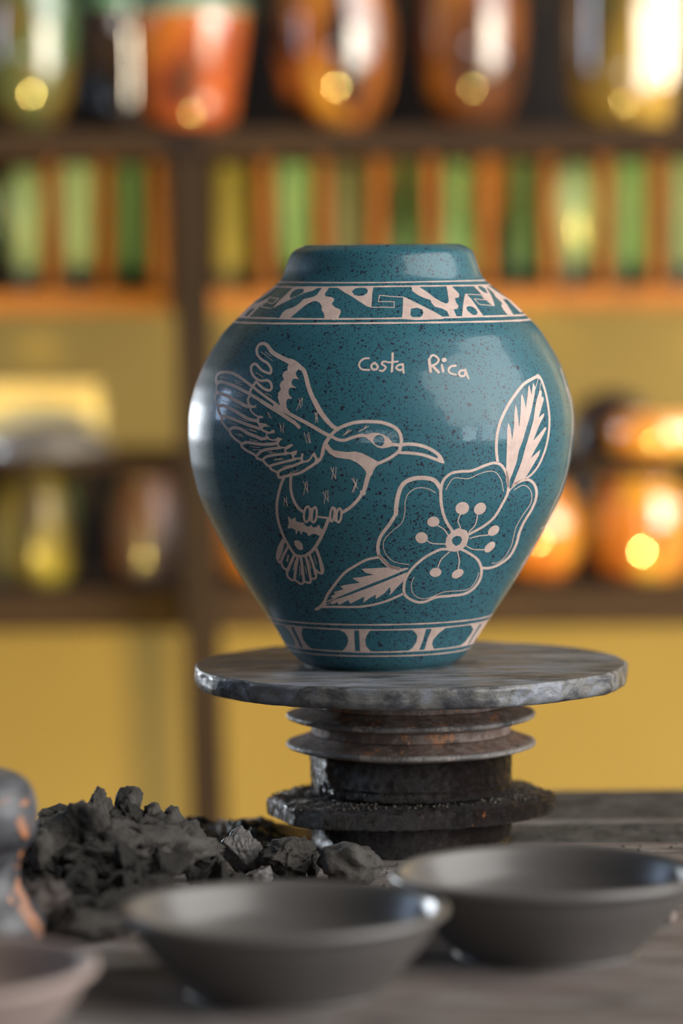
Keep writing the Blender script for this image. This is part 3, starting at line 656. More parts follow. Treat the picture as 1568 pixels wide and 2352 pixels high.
D['band'] = '''
P 0 0 -45.71,197.6 -32.5,197.64 -35.66,195.91 -39.91,194.69 -46.61,191.74 -52.63,188.77 -56.36,186.94 -52.71,190.82 -49.21,193.95
H 0 0 -44.95,196.05 -43.17,196.68 -40.3,196.59 -40.45,195.04 -43.44,193.3 -46.98,192.08 -47.44,192.93 -46.35,194.83
S 0.72 0.72 -55.3,197.27 -60.7,193.35 -65.78,189.76 -70.17,186.15 -73.63,182.31
P 0 0 -57.92,192.27 -61.17,190.66 -66,188.78 -69.35,186.57 -74.38,181.75 -68.83,181.87 -65.66,185.09 -62.49,188.25 -60.02,190.35
H 0 0 -66.01,187.11 -68.39,185.66 -71.02,182.68 -69.3,182.93 -66.12,186.1
L 0.47 0.47 -57.93,192.44 -55.68,191.98 -53.19,191.84 -56.27,189.24 -59.82,190.09 -57.93,192.44
L 0.47 0.47 -62.45,187.64 -59.84,187.29 -56.9,186.83
L 0.47 0.47 -59.82,190.09 -62.45,187.64
P 0 0 -30.56,197.81 -27.03,197.8 -29.63,194.19 -29.2,192.98 -26.1,192.56 -24.76,191.77 -24.86,190.98 -26.07,189.14 -24.31,187.56 -21.68,186.46 -21.43,185.09 -22.63,182.37 -24.89,181.18 -26.53,181.86 -29.5,182.2 -29.88,184.76 -30.95,186.13 -30.97,188.19 -32.04,189.9 -33.82,190.75 -35.58,190.58 -39.08,188.86 -43.26,185.42 -47.09,182.15 -52.42,182.1 -51.07,184.67 -48.97,186.41 -45.43,187.46 -42.63,189.19 -40.19,191.6 -35.61,192.64 -33.51,193.67
P 0 0 -23.76,197.79 -4.92,197.69 -5.53,194.94 -6.08,187.48 -8.17,187.93 -10.61,189.49 -15.85,192.94 -19.36,194.85
H 0 0 -15.85,195.35 -14.1,196.89 -11.3,197.22 -8.84,197.03 -7.8,195.99 -8.15,194.61 -9.9,193.42 -12.35,193.2 -14.45,193.62
L 0.4 0.4 -6.26,187.51 -0.51,187.57 5.42,187.34 5.38,190.18 -2.58,190.29 -1.86,193.43 3.38,192.8 10.21,192.39
P 0 0 10.04,192.56 11.78,191.86 20.13,187.65 26.76,184.3 30.24,182.03 30.22,181.35 16.52,181.05 9.03,181.65 9.58,184.53
H 0 0 13.8,186.53 16.96,187.01 19.4,186.12 20.01,184.75 19.35,183.05 17.59,182.12 14.79,182.26 13.59,183.46
P 0 0 14.17,198.03 17.17,197.99 22.06,194.82 25.53,192.02 29.01,189.92 31.47,188.85 32.73,189.17 33.12,190.36 32.73,194.14 32.15,197.95 34.49,197.91 36.05,196.16 38.47,193.7 38.58,192.15 36.2,191.33 36.84,189.27 38.03,187.53 37.46,186.34 35.3,186.04 36.97,182.25 33.42,182.31 32.08,185.24 29.28,186.66 26.11,187.39 24.39,189.13 23.73,190.85 20.92,191.75 17.43,193.34 14.65,195.43
P 0 0 41.72,193.36 42.45,193.27 44.86,190.82 51,182.03 39.64,181.85 40.38,187.83 41.28,191.92
H 0 0 42.52,187.27 44.69,187.22 46.81,185.97 47.83,184.23 47.05,183.05 45.25,183.1 42.79,185.03 42.05,186.42
L 0.36 0.36 41.9,193.35 50.16,192.82 52.21,190.29 46.34,190.95 48.92,188.15 56.85,187.24
P 0 0 46.23,197.68 53.36,197.64 53.84,195.39 55.45,192.59 56.63,189.13 57.04,187.23 55.39,187.8 52.58,190.28 50.21,193.43 48.13,195.56
H 0 0 48.65,197.27 50.53,197.04 52.72,195.77 53.63,193.51 51.78,194.08 49.65,195.69
P 0 0 52.93,197.48 57.14,193.55 57.88,191.82 60.85,188.98 61.31,187.94 60.66,187.28 61.63,185.19 63.71,182.65 66.81,182.52 64.18,187.13 61.87,190.46 64.36,190.15 71.28,183.33 72.99,183.44 66.47,189.59 61.9,192.3 58.91,194.15 55.25,196.7
'''
D['foot'] = '''
P 0 0 -49.66,23.29 -40.03,23.37 -40.61,19.98 -39.68,16.36 -37.81,13.7 -34.82,11.36 -43.88,11 -44.04,14.43 -45.34,17.61 -47.21,20.71
H 0 0 -46.05,23.04 -44.72,23.32 -39.7,11.98 -41.02,11.9
P 0 0 -21.88,23.81 -5,24.03 -7.16,20.84 -8.05,18.06 -7.65,14.89 -4.85,11.41 -19.6,11.42 -17.4,14.3 -16.5,17.11 -16.71,19.5 -18.19,21.85
H 0 0 -13.5,23.16 -11.23,23.2 -10.93,18.82 -10.56,11.87 -12.96,11.83 -13.37,16.79
P 0 0 15.01,23.85 33.97,23.78 29.77,20.69 26.75,17.15 26.23,14.69 27.28,11.88 27.5,11.24 13.34,11.3 16.01,12.84 18.25,16.45 18.75,19.74 17.36,21.89
H 0 0 23.03,23.17 26.01,23.27 24.01,18.18 22.41,11.84 19.7,11.81 21.7,17.5
P 0 0 46.52,23.2 56.05,23.29 55.37,21.71 51.96,16.07 48.33,11.63 40.39,11.32 43.95,13.72 47.02,17.96 48.11,20.42
H 0 0 51.51,22.58 52.78,22.68 48.78,16.58 46.14,11.78 45.3,11.8 48.69,18
'''
D['edge'] = '''
S 0.36 0.36 92.32,154.46 94.96,144.7 97.95,134.62 98.65,128.56 98.29,121.13 97.17,110.61 95.86,101.47 93.08,92.87
S 0.3 0.3 94.67,145.89 99.11,136.02 100.04,128.08 99.27,119.32
S 0.37 0.37 93.09,92.48 88.65,83.62 85.6,75.38
S 0.74 0.62 88.57,75.89 85.62,73.12 82.66,72.03
S 0.28 0.28 80.62,67.67 86.81,72.49
S 0.4 0.4 84.74,68.48 81.15,64.46 77.86,60.58
S 0.43 0.43 78.91,61.27 73.91,53.9 69.29,44.62
S 0.31 0.31 71.28,44.69 72.64,48.04 77,58.67
S 0.25 0.25 72.57,52.89 80.32,62.5
S 0.31 0.31 87.19,77.72 92.62,85.55
'''
engrave('hummingbird_engraving', D['bird'])['label'] = 'hummingbird hovering with raised wings, carved pink'
engrave('flower_engraving', D['flower'])['label'] = 'four-petalled flower with dotted stamens, carved pink'
engrave('leaf_engraving', D['leaf'])['label'] = 'upright pointed leaf above the flower, carved pink'
engrave('leaf_engraving', D['leaf2'])['label'] = 'low pointed leaf left of the flower, carved pink'
engrave('lettering', D['text'])['label'] = 'hand-carved words Costa Rica'
engrave('shoulder_band_pattern', D['band'])['label'] = 'geometric carved band round the shoulder'
engrave('foot_band_pattern', D['foot'])['label'] = 'carved band of rounded panels above the foot'
engrave('side_engraving', D['edge'])['label'] = 'carved lines of the next motif at the right side'
for k, (z, w) in enumerate(((199.87, 2.5), (197.66, 2.9), (182.0, 3.3), (179.64, 3.5), (26.29, 3.4), (23.62, 3.2), (11.5, 3.2), (9.02, 3.2))):
    ring(z / 1000, w / 4420 * (1.12 if k < 4 else 1.0), k)

# ------------------------------------------------------------------ turntable under the vase
def nz(x, y, z, s, seed=0.0): return noise.noise(Vector((x * s + seed, y * s + seed * 0.7, z * s - seed)))
XW = 0.0355
wheel = empty('pottery_wheel', (XW, YV, TZ))
tag(wheel, 'clay-caked turntable with round head, rusty grooved pulley and dark iron hub under the vase', 'pottery wheel')
def mat_head():
    m = NT('slip_smeared_head')
    v = m.mapping((1.0, 3.2, 3.0), (0, 0, 0.12))
    c = m.ramp(m.noise(22, 6, 0.62, v, 0.9), [(0.33, (0.022, 0.023, 0.030)), (0.43, (0.075, 0.075, 0.082)), (0.50, (0.15, 0.145, 0.135)), (0.56, (0.15, 0.16, 0.185)), (0.68, (0.26, 0.272, 0.31))])
    brown = m.ramp(m.noise(24, 4, 0.6, m.mapping((1, 2, 1), loc=(3, 1, 0))), [(0.55, (0, 0, 0)), (0.7, (1, 1, 1))])
    c = m.mix(m.math('MULTIPLY', brown, 0.5), c, (0.13, 0.095, 0.06))
    rr = m.n('ShaderNodeMapRange'); m.link(m.noise(30, 4, 0.6, v), rr.inputs['Value'])
    rr.inputs['From Min'].default_value = 0.35; rr.inputs['From Max'].default_value = 0.65
    rr.inputs['To Min'].default_value = 0.28; rr.inputs['To Max'].default_value = 0.62
    m.set(Base_Color=c, Roughness=rr.outputs[0], Specular_IOR_Level=0.55)
    m.bump(m.math('ADD', m.noise(220, 5, 0.7), m.math('MULTIPLY', m.noise(40, 4, 0.6, v), 1.5)), 0.45, 0.0012)
    return m.m
M_HEAD = mat_head()
def head_fn(th, r, z):
    x, y = r * math.cos(th), r * math.sin(th)
    e = max(0.0, (r - 0.103) / 0.01)
    side = 1.0 if (z < 0.0945 and r > 0.105) else 0.0
    d = nz(x, y, z, 55) * 0.0009 + nz(x, y, z, 160, 3) * 0.0005
    drip = max(0.0, nz(x * 1.0, y, 0, 42, 7) - 0.12) * 0.004 * side
    return (d * (0.4 + side) * min(e, 1.0) + drip, nz(x, y, 0, 28, 5) * 0.0004 + nz(x, y, z, 150, 9) * 0.0003 * min(e, 1))
hp = [(0.0, 0.0842), (0.09, 0.0842), (0.104, 0.0843)] + [(0.1095 + .003 * math.sin(t), 0.0872 - .0029 * math.cos(t)) for t in np.linspace(0, 1.57, 5)] \
   + [(0.1127, 0.088 + 0.0008 * k) for k in range(7)] + [(0.1118 + .001 * math.cos(t), 0.0938 + .0017 * math.sin(t)) for t in np.linspace(0.1, 1.57, 5)] \
   + [(r, 0.0955) for r in np.linspace(0.110, 0.0, 40)]
lathe('wheel_head', [(float(a), float(b)) for a, b in hp], M_HEAD, wheel, 420, fn=head_fn)
M_PULLEY = mat_grit('rusty_dusty_iron', (0.075, 0.050, 0.043), (0.20, 0.13, 0.10), (0.38, 0.17, 0.075), 0.56, (0.45, 0.8), 700, 0.6, dust=(0.25, 0.19, 0.165))
M_GREASE = mat_grit('greasy_black_iron', (0.006, 0.004, 0.005), (0.026, 0.015, 0.012), (0.33, 0.11, 0.025), 0.665, (0.14, 0.34), 900, 1.0, 0.0028, spec=0.5)
M_EDGE = mat_grit('worn_rim_edge', (0.03, 0.027, 0.033), (0.34, 0.31, 0.29), (0.40, 0.34, 0.3), 0.58, (0.35, 0.7), 500, 0.7)
wob = lambda th, r, z: (nz(r * math.cos(th), r * math.sin(th), z, 90) * 0.0005, nz(r * math.cos(th), r * math.sin(th), z, 40, 4) * 0.0004)
# pulley: two flared flanges, a V groove between them
lathe('pulley_groove', [(0.0, 0.056), (0.0515, 0.056), (0.0522, 0.0572), (0.0522, 0.066), (0.050, 0.068)], M_PULLEY, wheel, 200, fn=wob)
def flange(zc, thick, name='pulley_flange'):
    pr = [(0.051, zc - 0.0042), (0.058, zc - 0.0028), (0.0632, zc - 0.0016), (0.0648, zc - 0.0010), (0.0655, zc), (0.0650, zc + 0.0012), (0.0635, zc + 0.0016), (0.059, zc + 0.0032), (0.054, zc + 0.0052), (0.0512, zc + 0.0068), (0.0508, zc + 0.0058)]
    o = lathe(name, pr, M_PULLEY, wheel, 240, fn=wob, closed=True)
    o.data.materials.append(M_EDGE)
    seg = 240
    for j in (2, 3, 4, 5):
        for i in range(seg): o.data.polygons[j * seg + i].material_index = 1
    return o
flange(0.0683, 0); flange(0.0533, 0)
lathe('neck', [(0.0, 0.070), (0.0518, 0.071), (0.0524, 0.0725), (0.0524, 0.0846), (0.0, 0.0846)], M_PULLEY, wheel, 200, fn=wob)
gr = lambda th, r, z: (nz(r * math.cos(th), r * math.sin(th), z, 230) * 0.0009 + nz(r * math.cos(th), r * math.sin(th), z, 60, 2) * 0.0008, nz(r * math.cos(th), r * math.sin(th), z, 60, 8) * 0.0004)
hubp = [(0.0, 0.0285), (0.0500, 0.0285), (0.0520, 0.0292), (0.0528, 0.031), (0.0528, 0.0330), (0.0518, 0.0336), (0.0524, 0.0345)] + [(0.0527, 0.0345 + 0.0012 * k) for k in range(11)] + [(0.0515, 0.0487), (0.0508, 0.0495), (0.0512, 0.0505), (0.0510, 0.0522), (0.049, 0.054), (0.0, 0.054)]
lathe('hub', hubp, M_GREASE, wheel, 300, fn=gr)
def iron_flange():
    n = 260; half = 0.0730; dep = 0.0605; vs = []; fs = []
    ring2 = []
    for i in range(n):
        th = 2 * math.pi * i / n
        c, s = math.cos(th), math.sin(th)
        r = 1 / ((abs(c) / 0.0785) ** 2 + (abs(s) / dep) ** 2) ** 0.5
        x, y = r * c, r * s
        if abs(x) > half: y *= 1.0; x = math.copysign(half, x)
        ring2.append((x, y))
    ca, sa = math.cos(math.radians(20)), math.sin(math.radians(20))
    ring2 = [(x * ca - y * sa, x * sa + y * ca) for x, y in ring2]
    layers = [(0.55, 0.0163), (0.985, 0.0163), (1.0, 0.0172), (1.0, 0.0195), (1.0, 0.022), (1.0, 0.0245), (0.99, 0.0254), (0.96, 0.0262), (0.90, 0.0268), (0.82, 0.0272), (0.72, 0.0278), (0.64, 0.0283), (0.55, 0.0286)]
    for k, (s, z) in enumerate(layers):
        for x, y in ring2:
            px, py = x * s, y * s
            top = 1.0 if k >= 6 else 0.3
            vs.append((px + nz(px, py, z, 200) * 0.0008, py + nz(px, py, z, 200, 4) * 0.0008, z + nz(px, py, z, 260, 6) * 0.0016 * top + nz(px, py, z, 70, 1) * 0.0008 * top))
    m = len(layers)
    for j in range(m - 1):
        for i in range(n):
            k = (i + 1) % n; fs.append((j * n + i, j * n + k, (j + 1) * n + k, (j + 1) * n + i))
    fs.append(tuple(reversed(range(n)))); fs.append(tuple((m - 1) * n + i for i in range(n)))
    return mesh_obj('iron_flange', vs, fs, M_GREASE, wheel)
iron_flange()
lathe('base', [(0.0, 0.0), (0.0525, 0.0), (0.0532, 0.002), (0.0515, 0.005), (0.0528, 0.008), (0.0527, 0.0145), (0.052, 0.0166), (0.0, 0.0166)], M_GREASE, wheel, 300, fn=gr)
# crumbs of dry clay caught on the flange
def crumbs(name, spots, size, mat, parent, seed):
    rnd = random.Random(seed); vs = []; fs = []
    for (x, y, z) in spots:
        s = size * (0.4 + 1.2 * rnd.random() ** 2); b = len(vs)
        q = Euler((rnd.random() * 6, rnd.random() * 6, rnd.random() * 6)).to_matrix()
        for d in ((1, 0, 0), (-1, 0, 0), (0, 1, 0), (0, -1, 0), (0, 0, 1), (0, 0, -1)):
            v = q @ Vector(d) * s * (0.6 + 0.6 * rnd.random()); vs.append((x + v.x, y + v.y, z + v.z))
        for f in ((0, 2, 4), (2, 1, 4), (1, 3, 4), (3, 0, 4), (2, 0, 5), (1, 2, 5), (3, 1, 5), (0, 3, 5)): fs.append(tuple(b + k for k in f))
    o = mesh_obj(name, vs, fs, mat, parent, False); o['kind'] = 'stuff'; return o
M_CRUMB = mat_clay('dry_crumbs', (0.035, 0.03, 0.026), (0.16, 0.135, 0.11), 0.85, 0.5, 600)
rnd = random.Random(5); sp = []
while len(sp) < 900:
    a = rnd.uniform(0, 6.283); r = rnd.uniform(0.053, 0.075); x, y = r * math.cos(a), r * math.sin(a)
    if abs(x) > 0.071 or (x / 0.077) ** 2 + (y / 0.059) ** 2 > 1: continue
    x, y = x * 0.94 - y * 0.342, x * 0.342 + y * 0.94
    sp.append((x, y, 0.0285 - 0.002 * min(1, (r - 0.053) / 0.015)))
crumbs('clay_crumbs', sp, 0.00075, M_CRUMB, wheel, 3)

# ------------------------------------------------------------------ bowls
M_BOWL = mat_plain('leather_hard_grey_clay', (0.098, 0.089, 0.083), (0.125, 0.114, 0.106), 12, 0.34, (1, 1, 5), 0.12, 0.5)
M_BEIGE = mat_plain('dry_pinkish_clay', (0.28, 0.21, 0.185), (0.38, 0.30, 0.27), 14, 0.7, (1, 1, 4), 0.15, 0.3)
def bowl(name, X, Y, R, h, rf, mat, seed, label, group=None):
    pr = [(0.0, 0.0), (rf - .003, 0.0), (rf, 0.0015), (rf + (R - rf) * .30, h * .28), (rf + (R - rf) * .66, h * .60), (R - .0035, h * .86), (R - .0006, h - .0035), (R - .0008, h - .0008),
          (R - .003, h), (R - .0055, h - .0014), (R - .0075, h - .005), (rf + (R - rf) * .55, h * .60), (rf + (R - rf) * .1, h * .33), (rf * .6, h * .19), (0.0, h * .15)]
    pr = smoothprof(pr, 6)
    fn = lambda th, r, z: (0.0006 * math.sin(2 * th + seed) * r / R + nz(r * math.cos(th), r * math.sin(th), z, 30, seed) * 0.0005, 0.0007 * math.sin(th * 2 + seed * 2) * (r / R) * (z / h))
    o = lathe(name, pr, mat, None, 160, (X, Y, TZ + 0.0003), fn=fn)
    tag(o, label, 'bowl', group); return o
bowl('clay_bowl', -0.0253, 1.545, 0.0693, 0.0365, 0.041, M_BOWL, 1.0, 'front grey unfired clay bowl, in the middle of the table', 'unfired grey bowls')
bowl('clay_bowl', 0.0893, 1.628, 0.0693, 0.0370, 0.041, M_BOWL, 2.3, 'grey unfired clay bowl at the right, standing nearer the wheel', 'unfired grey bowls')
bowl('clay_bowl', -0.1655, 1.425, 0.0700, 0.0365, 0.041, M_BEIGE, 4.1, 'pinkish beige dry clay bowl cut off by the lower left corner')

# ------------------------------------------------------------------ clay: heap, lumps, smears
M_CL1 = mat_clay('dark_grey_clay', (0.050, 0.045, 0.040), (0.160, 0.145, 0.130), 0.72, 1.0, 260, 0.3, 0.003)
M_CL2 = mat_clay('wet_black_clay', (0.012, 0.011, 0.012), (0.035, 0.032, 0.032), 0.32, 0.9, 260, 0.6, 0.002)
M_CL3 = mat_clay('moist_pale_clay', (0.065, 0.060, 0.058), (0.115, 0.107, 0.102), 0.45, 0.35, 260, 0.5)
M_CL4 = mat_clay('orange_streaked_clay', (0.035, 0.030, 0.030), (0.085, 0.065, 0.055), 0.6, 0.5, 200)
LB = []
def lump_mesh(seed, sub=4, rough=0.16, cuts=3, ridge=0.0):
    rnd = random.Random(seed); bm = bmesh.new(); bmesh.ops.create_icosphere(bm, subdivisions=sub, radius=1.0)
    planes = []
    for k in range(cuts):
        n = Vector((rnd.gauss(0, 1), rnd.gauss(0, 1), rnd.gauss(0, 1))).normalized(); planes.append((n, rnd.uniform(0.45, 0.8)))
    o = Vector((rnd.uniform(-50, 50), rnd.uniform(-50, 50), rnd.uniform(-50, 50)))
    ax = Vector((rnd.gauss(0, 1), rnd.gauss(0, 1), rnd.gauss(0, 1))).normalized()
    for v in bm.verts:
        p = v.co.copy()
        p *= 1 + 0.38 * noise.noise(p * 1.1 + o) + 0.22 * noise.noise(p * 2.3 + o)
        for n, d in planes:
            q = p.dot(n) - d
            if q > 0: p -= n * q * 0.92
        f = noise.fractal(p * 4.2 + o, 0.6, 2.1, 5)
        t = 1 - abs(noise.noise(p * 2.8 - o)) * 2
        p += p.normalized() * (rough * f * 0.55 + rough * 0.45 * (max(t, 0) ** 3 - 0.3))
        if ridge: p += p.normalized() * ridge * (abs(math.sin(p.dot(ax) * 9 + 2 * noise.noise(p * 2 + o))) - 0.5)
        v.co = p
    me = bpy.data.meshes.new('clay_lump'); bm.to_mesh(me); bm.free()
    me.polygons.foreach_set('use_smooth', [True] * len(me.polygons))
    return me
def shard_mesh(seed, sub=26, curl=0.6):
    """a torn slab of clay: thin, bent, ragged edge"""
    rnd = random.Random(seed); o = Vector((rnd.uniform(-50, 50),) * 3); vs = []; fs = []
    n = sub; R = {}
    def pt(i, j, side):
        u = i / n * 2 - 1; v = j / n * 2 - 1
        w = math.sqrt(u * u + v * v) + 1e-6; k = max(abs(u), abs(v)) / w            # square -> disc
        a = math.atan2(v, u); rad = max(abs(u), abs(v))
        edge = 0.72 + 0.22 * noise.noise(Vector((math.cos(a) * 1.3, math.sin(a) * 1.3, 0)) + o) + 0.10 * noise.noise(Vector((math.cos(a) * 4, math.sin(a) * 4, 3)) + o) + 0.06 * noise.noise(Vector((math.cos(a) * 11, math.sin(a) * 11, 3)) + o)
        x = math.cos(a) * rad * edge; y = math.sin(a) * rad * edge
        th = (0.10 + 0.05 * noise.noise(Vector((x * 2, y * 2, 9)) + o)) * (1 - 0.75 * rad ** 5)
        z = curl * (x * x) * 0.8 + 0.18 * noise.noise(Vector((x * 2.2, y * 2.2, 0)) + o) + side * th + 0.04 * noise.fractal(Vector((x * 7, y * 7, side)) + o, 0.7, 2, 4)
        return (x, y, z)
    idx = {}
    for side in (1, -1):
        for i in range(n + 1):
            for j in range(n + 1):
                idx[(i, j, side)] = len(vs); vs.append(pt(i, j, side))
    for side in (1, -1):
        for i in range(n):
            for j in range(n):
                f = (idx[(i, j, side)], idx[(i + 1, j, side)], idx[(i + 1, j + 1, side)], idx[(i, j + 1, side)])
                fs.append(f if side == 1 else tuple(reversed(f)))
    bd = [(i, 0) for i in range(n)] + [(n, j) for j in range(n)] + [(i, n) for i in range(n, 0, -1)] + [(0, j) for j in range(n, 0, -1)]
    for a, b in zip(bd, bd[1:] + bd[:1]):
        fs.append((idx[(*a, -1)], idx[(*b, -1)], idx[(*b, 1)], idx[(*a, 1)]))
    me = bpy.data.meshes.new('clay_shard'); me.from_pydata(vs, [], fs)
    me.polygons.foreach_set('use_smooth', [True] * len(me.polygons)); me.update()
    return me
def place(me, name, x0, x1, y0, y1, Y, dep, rot, mat, label, cat='clay', group=None, ground=False):
    """turn the mesh, fit it to the given width, depth and height, and stand it where the photograph has it"""
    me = me.copy(); me.materials.clear(); me.materials.append(mat)
    R3 = Euler(rot).to_matrix()
    co = np.empty(len(me.vertices) * 3); me.vertices.foreach_get('co', co); co = co.reshape(-1, 3) @ np.array(R3).T
    lo, hi = co.min(0), co.max(0); k = 1 / ppm(Y)
    half = np.array([(x1 - x0) / 2 * k, dep, (y1 - y0) / 2 * k])
    co = (co - (lo + hi) / 2) / ((hi - lo) / 2) * half
    me.vertices.foreach_set('co', co.ravel()); me.update()
    o = bpy.data.objects.new(name, me); COL.objects.link(o)
    p = at((x0 + x1) / 2, (y0 + y1) / 2, Y)
    if ground: p.z = TZ + half[2] - 0.0008
    o.location = p; tag(o, label, cat, group); return o
HG = 'lumps of clay in the heap'
# the single pieces in front of the wheel
place(lump_mesh(14, 5, 0.06, 0), 'clay_lump', 725, 882, 1940, 2042, 1.812, 0.014, (0, 0.12, 0.3), M_CL1, 'rounded dark clay lump standing alone, rightmost, at the foot of the wheel', ground=True)
place(lump_mesh(23, 5, 0.20, 3, 0.07), 'clay_lump', 588, 728, 1935, 2035, 1.826, 0.013, (0.2, 0.3, 0.5), M_CL1, 'ridged clay lump beside the pale shiny piece, left of the lone one', ground=True)
place(lump_mesh(31, 4, 0.20, 2), 'clay_lump', 700, 738, 1955, 2030, 1.830, 0.005, (0.2, 0.3, 0.5), M_CL1, 'small knob of clay between the ridged lump and the lone lump', ground=True)
place(lump_mesh(37, 5, 0.11, 4), 'clay_lump', 508, 606, 1900, 2022, 1.838, 0.010, (0.1, 0.18, 0.9), M_CL3, 'pale shiny upright piece of moist clay at the right end of the heap', ground=True)
place(lump_mesh(41, 4, 0.14, 2), 'clay_lump', 560, 628, 1990, 2040, 1.806, 0.006, (0.1, 0.18, 0.9), M_CL3, 'low pale piece of clay lying below the shiny upright piece', ground=True)
place(lump_mesh(51, 5, 0.22, 3), 'clay_mass', 70, 520, 1905, 2090, 1.785, 0.036, (0, 0, 0.1), M_CL1, 'large dark mass of torn clay at the core of the heap', ground=True)
place(lump_mesh(52, 5, 0.22, 4), 'clay_lump', 285, 465, 1868, 2010, 1.792, 0.015, (0.1, 0.35, 0.2), M_CL1, 'big rough-faced clay lump forming the right shoulder of the heap')
place(lump_mesh(153, 4, 0.12, 6), 'clay_lump', 262, 330, 1803, 1895, 1.81, 0.008, (0.0, 0.75, 0.3), M_CL1, 'pointed clay lump standing at the top of the heap')
place(lump_mesh(54, 5, 0.24, 4), 'clay_lump', 178, 262, 1806, 1930, 1.80, 0.011, (0.1, 0.1, 0.8), M_CL1, 'broad crumbly clay lump at the top left of the heap')
place(lump_mesh(55, 4, 0.20, 3), 'clay_lump', 322, 378, 1838, 1905, 1.81, 0.009, (0.1, 0.2, 0.4), M_CL1, 'first knobbly clay lump on the right slope, next to the pointed one')
place(lump_mesh(58, 4, 0.20, 3), 'clay_lump', 368, 425, 1848, 1925, 1.812, 0.009, (0.9, 0.2, 0.4), M_CL1, 'second knobbly clay lump on the right slope near the top of the heap')
place(lump_mesh(56, 4, 0.20, 3), 'clay_lump', 412, 478, 1882, 1985, 1.81, 0.010, (0.1, 0.6, 0.4), M_CL1, 'clay lump on the right slope above the curled shavings')
place(shard_mesh(61, 28, 0.5), 'clay_slab', 78, 262, 1838, 2000, 1.770, 0.012, (1.25, -0.72, 0.10), M_CL1, 'tilted flat slab of clay on the left face of the heap')
place(shard_mesh(62, 24, 0.3), 'clay_shard', 82, 192, 1846, 1905, 1.80, 0.008, (1.3, 0.42, 0.0), M_CL1, 'thin shard of clay sticking out left from the heap')
place(shard_mesh(63, 24, 0.3), 'clay_shard', 212, 345, 1880, 2005, 1.765, 0.010, (1.2, 0.6, -0.2), M_CL1, 'smooth flat-faced piece of clay in the middle of the heap')
place(lump_mesh(84, 4, 0.2, 4), 'clay_lump', 290, 400, 1965, 2050, 1.755, 0.010, (0.4, 0.6, 0.4), M_CL1, 'rough clay lump just behind the left rim of the front grey bowl')
for k, (px, a) in enumerate(((452, 0.2), (482, 0.35), (512, 0.5))):
    place(shard_mesh(70 + k, 22, 1.1), 'clay_shaving', px - 32, px + 24, 1925 + 12 * k, 2052, 1.818 - 0.005 * k, 0.007, (1.35, 0.15, 1.1 + a), M_CL1, ('leftmost', 'middle', 'rightmost')[k] + ' of three curled clay shavings at the right end of the heap', group='curled clay shavings')
place(lump_mesh(81, 4, 0.22, 3), 'clay_lump', 25, 140, 1898, 2020, 1.765, 0.012, (0.2, 0.1, 0.1), M_CL1, 'clay lump at the far left of the heap with a wet glint')
place(lump_mesh(82, 4, 0.18, 3), 'clay_lump', 35, 165, 2020, 2150, 1.69, 0.012, (0.1, 0.2, 0.1), M_CL4, 'lump with orange streaks at the lower left foot of the heap', ground=True)
place(lump_mesh(83, 4, 0.05, 1), 'clay_lump', 105, 300, 2095, 2172, 1.665, 0.016, (0, 0, 0.2), M_CL1, 'low smooth lump of clay at the front foot of the heap', ground=True)
LOOK = ['dark clay lump', 'crumbly clay chunk', 'torn grey clay lump', 'small rough clay lump']
meshes = [lump_mesh(100 + k, 4, 0.32, 3 + k % 3, 0.03 * (k % 2)) for k in range(9)]
shards = [shard_mesh(200 + k, 14, 0.6 + 0.2 * k) for k in range(5)]
rnd = random.Random(77)
def heap_top(px):      # the heap's outline in height above the table (m) against x (m)
    return np.interp(px, [20, 110, 200, 300, 400, 470, 540, 600], [0.018, 0.028, 0.042, 0.044, 0.034, 0.022, 0.012, 0.0])
n_l = 0
for row in range(8):
    Y = 1.80 - 0.0175 * row
    frac = (0.95, 0.84, 0.72, 0.58, 0.44, 0.30, 0.18, 0.10)[row]
    for px in range(60 + 12 * (row % 2), 560, 36):
        if row >= 3 and px > 330 + 20 * (6 - row): continue
        if row <= 1 and (px > 480 or px < 100): continue
        s = rnd.uniform(0.0045, 0.0095)
        z = heap_top(px) * frac * rnd.uniform(0.75, 1.0) - s * 0.5
        use_shard = rnd.random() < 0.40
        me = rnd.choice(shards if use_shard else meshes).copy()
        me.materials.clear(); me.materials.append(M_CL1)
        o = bpy.data.objects.new('clay_lump' if not use_shard else 'clay_shard', me); COL.objects.link(o)
        k = 1.5 if use_shard else 1.0
        o.location = (at(px, 1900, Y).x + rnd.uniform(-.003, .003), Y + rnd.uniform(-.004, .004), TZ + max(z, s * 0.7))
        o.scale = (s * rnd.uniform(.8, 1.4) * k, s * rnd.uniform(.8, 1.3) * k, s * rnd.uniform(.7, 1.1) * k)
        o.rotation_euler = (rnd.uniform(0, 6), rnd.uniform(0, 6), rnd.uniform(0, 6))
        band = ('at the back of', 'halfway down', 'at the front foot of')[0 if row < 3 else (1 if row < 6 else 2)]
        side = 'left' if px < 170 else ('middle' if px < 300 else ('centre right' if px < 420 else 'right'))
        word = 'thin torn clay shard' if use_shard else 'small dark clay lump'
        tag(o, '%s %s the heap, %s part' % (word, band, side), 'clay', '%ss %s the heap, %s part' % (word, band, side))
